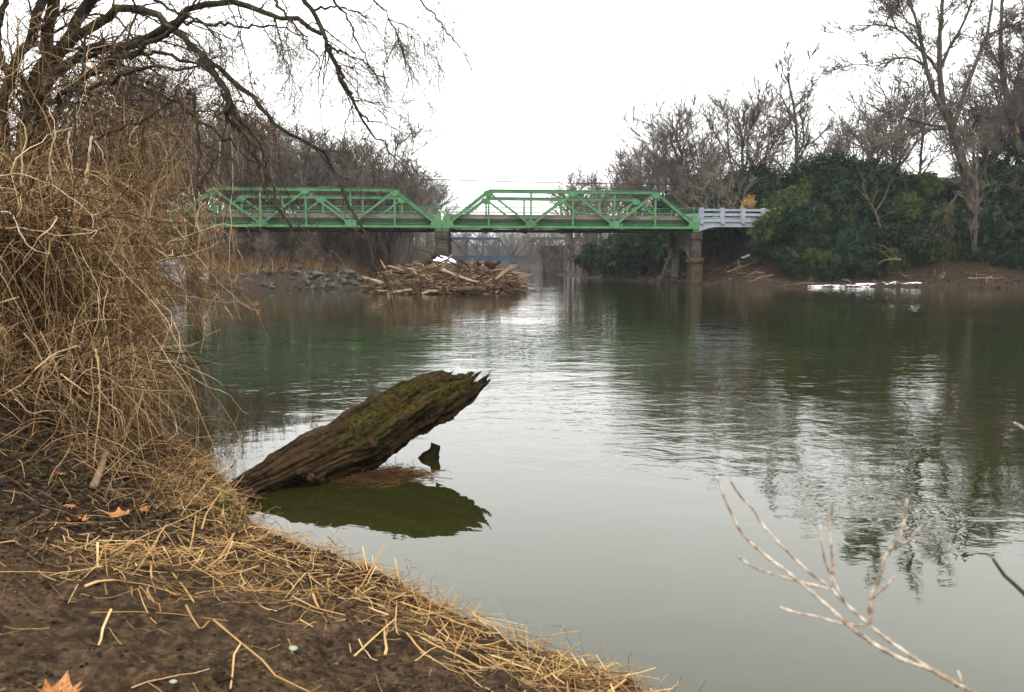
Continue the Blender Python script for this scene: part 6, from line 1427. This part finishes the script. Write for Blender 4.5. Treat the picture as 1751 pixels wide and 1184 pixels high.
        t = thing('dangling_leaf', lab, 'leaf', tuple(P(u, v, Y)), 0); t.rotation_euler = (1.4, .2, rz); t.scale = (s, s, s); obj('blade', LM[1][0], t); obj('stalk', LM[1][1], t)
    # pebbles
    for (u, v, r, lab, m) in ((500, 1112, .022, 'smooth pale green pebble on the bare mud', 'pebble'), (343, 1142, .010, 'tiny grey pebble left of the curving reed', 'rock'), (296, 1168, .014, 'small tan pebble near the bottom of the mud', 'pebble')):
        if 'pebble' not in M: M['pebble'] = mat('pale_pebble', [(0, (.22, .24, .16)), (1, (.40, .42, .30))], 20, .6)
        h = .8
        for _ in range(10): p = PZ(u, v, h); h = .5 * h + .5 * (Z(p[0], p[1]))
        g = Geo(); a = np.linspace(0, np.pi, 9); ring = np.linspace(0, 2 * np.pi, 14, endpoint=False); V = [(r * 1.3 * math.sin(q_) * math.cos(w), r * math.sin(q_) * math.sin(w), r * .6 * math.cos(q_)) for q_ in a for w in ring]
        i = np.arange(9 * 14).reshape(9, 14); g.add(V, np.stack([i[:-1], i[1:], np.roll(i, -1, 1)[1:], np.roll(i, -1, 1)[:-1]], -1).reshape(-1, 4)); tag(obj('pebble', g.mesh('pebble', M[m], True), None, (p[0], p[1], h + r * .35)), lab, 'pebble')
    # green tufts
    def tuft(u, v, n, L, lab, zz=None, spread=.10, r=.0022):
        h = .6
        for _ in range(10): p = PZ(u, v, h); h = .5 * h + .5 * (max(Z(p[0], p[1]), 0))
        S = np.stack([p[0] + rng.normal(0, spread, n), p[1] + rng.normal(0, spread, n), np.zeros(n)], 1); S[:, 2] = terrain(S[:, 0], S[:, 1])[0] - .01
        Pn = grow(rng, S, norm(rng.normal(0, .45, (n, 3)) + np.array([.1, 0, 1])), rng.uniform(.4, 1, n) * L, 6, .1, -.10); g = Geo(); g.tubes(Pn, r * np.linspace(1, .2, 6)[None] * rng.uniform(.7, 1.3, (n, 1)), 3, 0, rng.random(n))
        tag(obj('grass_tuft', g.mesh('grass_tuft', M['grass'], False, (p[0], p[1], h)), None, (p[0], p[1], h)), lab, 'grass tuft')
    tuft(372, 862, 240, .10, 'green grass tuft at the bank rim beside the tall reed stub', spread=.09)
    tuft(385, 892, 160, .08, 'lower green grass tuft on the rim under the straw')
    tuft(215, 705, 260, .22, 'green grass patch under the foot of the vine tangle', spread=.2)
    tuft(272, 728, 200, .16, 'green grass growing at the water edge beyond the mud', spread=.15)
    tuft(230, 775, 140, .12, 'small green tuft beside the dark root')
    tuft(325, 806, 90, .09, 'thin green tuft on the rim of the mud')
    tuft(60, 800, 140, .15, 'dim green patch on the slope at far left', spread=.2)
    tuft(30, 905, 60, .07, 'sparse green sprouts at the far left of the mud')
    def blade(pts, lab, r=.0045):
        q = np.array([P(u, v, Y) for u, v, Y in pts]); g = Geo(); g.tubes(q, np.linspace(r, .0008, len(q)), 5, 0, .5, flat=.3); tag(obj('grass_sprig', g.mesh('grass_sprig', M['grass'], True, q[0]), None, tuple(q[0])), lab, 'grass blade')
    blade([(892, 1108, 3.9), (880, 1075, 3.92), (866, 1045, 3.95), (851, 1018, 4.0)], 'tall green grass blade leaning left over the water edge', .004)
    blade([(898, 1115, 3.9), (897, 1095, 3.9), (894, 1074, 3.9)], 'short green blade beside the tall leaning one', .003)
    blade([(930, 1135, 3.8), (950, 1124, 3.8), (968, 1113, 3.8), (988, 1106, 3.8)], 'green blade pointing right over the water edge', .004)
    blade([(965, 1143, 3.7), (985, 1140, 3.7), (1015, 1138, 3.7)], 'low green blade lying level at the bank rim', .003)
foreground()

# ------------------------------------------------------------------ bare branch, lower right
def branch():
    Y0 = 1.75
    br = [([(1700, 1240, -.10), (1671, 1188, -.05), (1640, 1172), (1586, 1141), (1521, 1097), (1483, 1066), (1439, 1026), (1418, 1003), (1391, 985), (1364, 961), (1330, 927), (1302, 896), (1289, 872), (1268, 852), (1249, 823)], .0080, .0026, 'main_stem'),
          ([(1640, 1172), (1586, 1141), (1541, 1128), (1493, 1101), (1452, 1070), (1418, 1039), (1384, 1009), (1350, 981), (1313, 954), (1278, 923), (1263, 903), (1251, 879), (1239, 852), (1225, 814)], .0062, .0026, 'side_stem'),
          ([(1418, 1007), (1377, 998), (1336, 986), (1296, 974), (1278, 964), (1261, 951)], .0036, .0024, 'twig'),
          ([(1480, 1070), (1439, 1067), (1391, 1053), (1360, 1048), (1333, 1038)], .0034, .0022, 'twig'),
          ([(1420, 1004), (1426, 971), (1422, 940), (1418, 910), (1422, 882), (1424, 857)], .0042, .0024, 'twig'),
          ([(1442, 1027), (1425, 992), (1410, 961), (1405, 927), (1402, 898)], .0032, .0022, 'twig'),
          ([(1486, 1066), (1488, 1045), (1490, 1019), (1504, 985), (1514, 951), (1534, 927), (1546, 893), (1551, 853)], .0056, .0030, 'twig'),
          ([(1529, 939), (1551, 928), (1565, 910), (1589, 891)], .0032, .0020, 'twig'),
          ([(1494, 1021), (1514, 1005), (1529, 986)], .0030, .0020, 'twig'),
          ([(1642, 1173), (1643, 1159), (1638, 1148)], .0032, .0020, 'twig')]
    M['twig_bark'] = mat('pale_twig_bark', [(0, (.12, .08, .055)), (.35, (.32, .24, .175)), (.6, (.54, .45, .36)), (1, (.85, .76, .64))], 28, .7, .5, 120)
    rng = np.random.default_rng(6); b0 = P(1671, 1188, Y0 - .05); gx, gy = b0[0] + .10, b0[1] - .25; org = (gx, gy, Z(gx, gy))
    t = thing('bare_branch', 'pale forked bare branch rising at the lower right over the water', 'branch', org)
    for pts, r0, r1, nm in br:
        q = np.array([P(u, v, Y0 + (e[0] if e else 0) + .0006 * (1671 - u)) for u, v, *e in pts])
        if nm == 'main_stem': q = np.concatenate([[np.array([gx, gy, org[2] - .05]), np.array([gx - .02, gy + .08, (org[2] + q[0][2]) / 2])], q])
        d = np.r_[0, np.cumsum(np.linalg.norm(np.diff(q, axis=0), axis=1))]; n = max(12, int(d[-1] / .011)); s = np.linspace(0, d[-1], n); Pn = np.stack([np.interp(s, d, q[:, k]) for k in range(3)], 1)
        Pn[1:-1] = .25 * Pn[:-2] + .5 * Pn[1:-1] + .25 * Pn[2:]; R = np.linspace(r0, r1, n)
        knob = np.zeros(n); step = max(3, int(.035 / (d[-1] / n))); knob[::step] = .35; knob[-1] = .4; R = R * (1 + knob * rng.uniform(.3, 1, n)) * (1 + .05 * rng.normal(size=n))
        g = Geo(); g.tubes(Pn, R, 8, cap=True); obj(nm, g.mesh(nm, M['twig_bark'], True, org), t)
    org = P(1790, 1060, 1.9); t = thing('twig', 'dark reddish twig entering from the right edge above the pale branch', 'twig', tuple(org))
    q = np.array([P(u, v, 1.9) for u, v in ((1790, 1060), (1751, 1015), (1735, 1000), (1718, 985), (1706, 968), (1698, 956))]); g = Geo(); g.tubes(q, np.linspace(.006, .0035, 6), 7, cap=True); obj('stem', g.mesh('stem', M['bark_grey'], True, org), t)
    g = Geo(); q = np.array([P(u, v, 1.9) for u, v in ((1790, 1060), (1800, 1180), (1790, 1300), (1780, 1420))]); g.tubes(q, np.linspace(.006, .008, 4), 7, cap=True); obj('stem', g.mesh('stem', M['bark_grey'], True, org), t)
    org = P(1775, 735, 2.1); q = np.array([P(u, v, 2.1) for u, v in ((1810, 780), (1775, 745), (1751, 733), (1735, 723))]); g = Geo(); g.tubes(q, np.linspace(.006, .003, 4), 7, cap=True)
    q = np.array([P(u, v, 2.1) for u, v in ((1810, 780), (1830, 1000), (1820, 1300))]); g.tubes(q, np.linspace(.006, .009, 3), 7, cap=True)
    tag(obj('twig', g.mesh('twig', M['twig_bark'], True, org), None, tuple(org)), 'tip of a pale twig just entering the right edge higher up', 'twig')
branch()

# ------------------------------------------------------------------ painted concrete block and pale post seen through the vines
def painted_block():
    c = P(292, 450, 60); z = Z(c[0], c[1]); M['paint_white'] = mat('white_paint', [(0, (.4, .42, .45)), (1, (.6, .62, .65))], 2, .8); M['paint_blue'] = mat('blue_spray_paint', [(0, (.03, .12, .30)), (1, (.06, .22, .45))], 3, .7); M['paint_red'] = mat('red_spray_paint', [(0, (.35, .05, .04)), (1, (.5, .10, .08))], 3, .7)
    t = thing('painted_block', 'broken concrete block with blue and red spray paint behind the vines', 'concrete block', (c[0], c[1], z))
    g = Geo(); g.box((-.85, -.5, -.3), (.85, .5, 1.15)); g.box((-.6, -.42, 1.153), (.5, .42, 1.4)); obj('block', g.mesh('block', M['paint_white']), t)
    def ring(cx, cz, r0, r1, m, nm, a0=0, a1=6.28):
        g = Geo(); n = 20; a = np.linspace(a0, a1, n); V = [(cx + r * math.cos(q), -.506 if k < 2 else -.5, cz + r * math.sin(q)) for q in a for k, r in enumerate((r0, r1))]; i = np.arange(n * 2).reshape(n, 2)
        g.add(V, np.stack([i[:-1, 0], i[1:, 0], i[1:, 1], i[:-1, 1]], -1)); obj(nm, g.mesh(nm, m), t)
    ring(-.1, .62, .16, .34, M['paint_blue'], 'paint_loop'); ring(.35, .55, .12, .26, M['paint_blue'], 'paint_loop', 1.5, 5.2); ring(.62, .65, .05, .16, M['paint_red'], 'paint_dot')
    c = P(347, 455, 57); z = Z(c[0], c[1]); t = thing('leaning_post', 'pale weathered post standing beside the painted block at the shore', 'post', (c[0], c[1], z)); t.rotation_euler = (0, .06, 0)
    g = Geo(); g.tubes(np.array([(0, 0, -.4), (0, 0, 1.0), (.03, 0, 2.3)]), np.array([.30, .27, .22]), 9, cap=True); obj('shaft', g.mesh('shaft', M['drift_pale'], True), t)
    g = Geo(); g.tubes(np.array([(0.01, 0, 1.3), (.02, 0, 1.7)]), np.array([.285, .275]), 9); obj('paint_mark', g.mesh('paint_mark', M['paint_white'], True), t)
painted_block()

# ------------------------------------------------------------------ air: thin winter haze
def haze():
    m = bpy.data.materials.new('haze'); m.use_nodes = True; N = m.node_tree.nodes; N.remove(N['Principled BSDF'])
    v = N.new('ShaderNodeVolumePrincipled'); v.inputs['Color'].default_value = (.93, .95, 1, 1); v.inputs['Density'].default_value = .00016; v.inputs['Anisotropy'].default_value = .2
    m.node_tree.links.new(v.outputs[0], N['Material Output'].inputs['Volume'])
    g = Geo(); g.box((-620, -60, -4), (620, 640, 48)); o = obj('haze', g.mesh('haze', m)); o['kind'] = 'stuff'; o['label'] = 'thin pale winter haze over the river'; o['category'] = 'haze'
HAZE = True
if HAZE: haze()
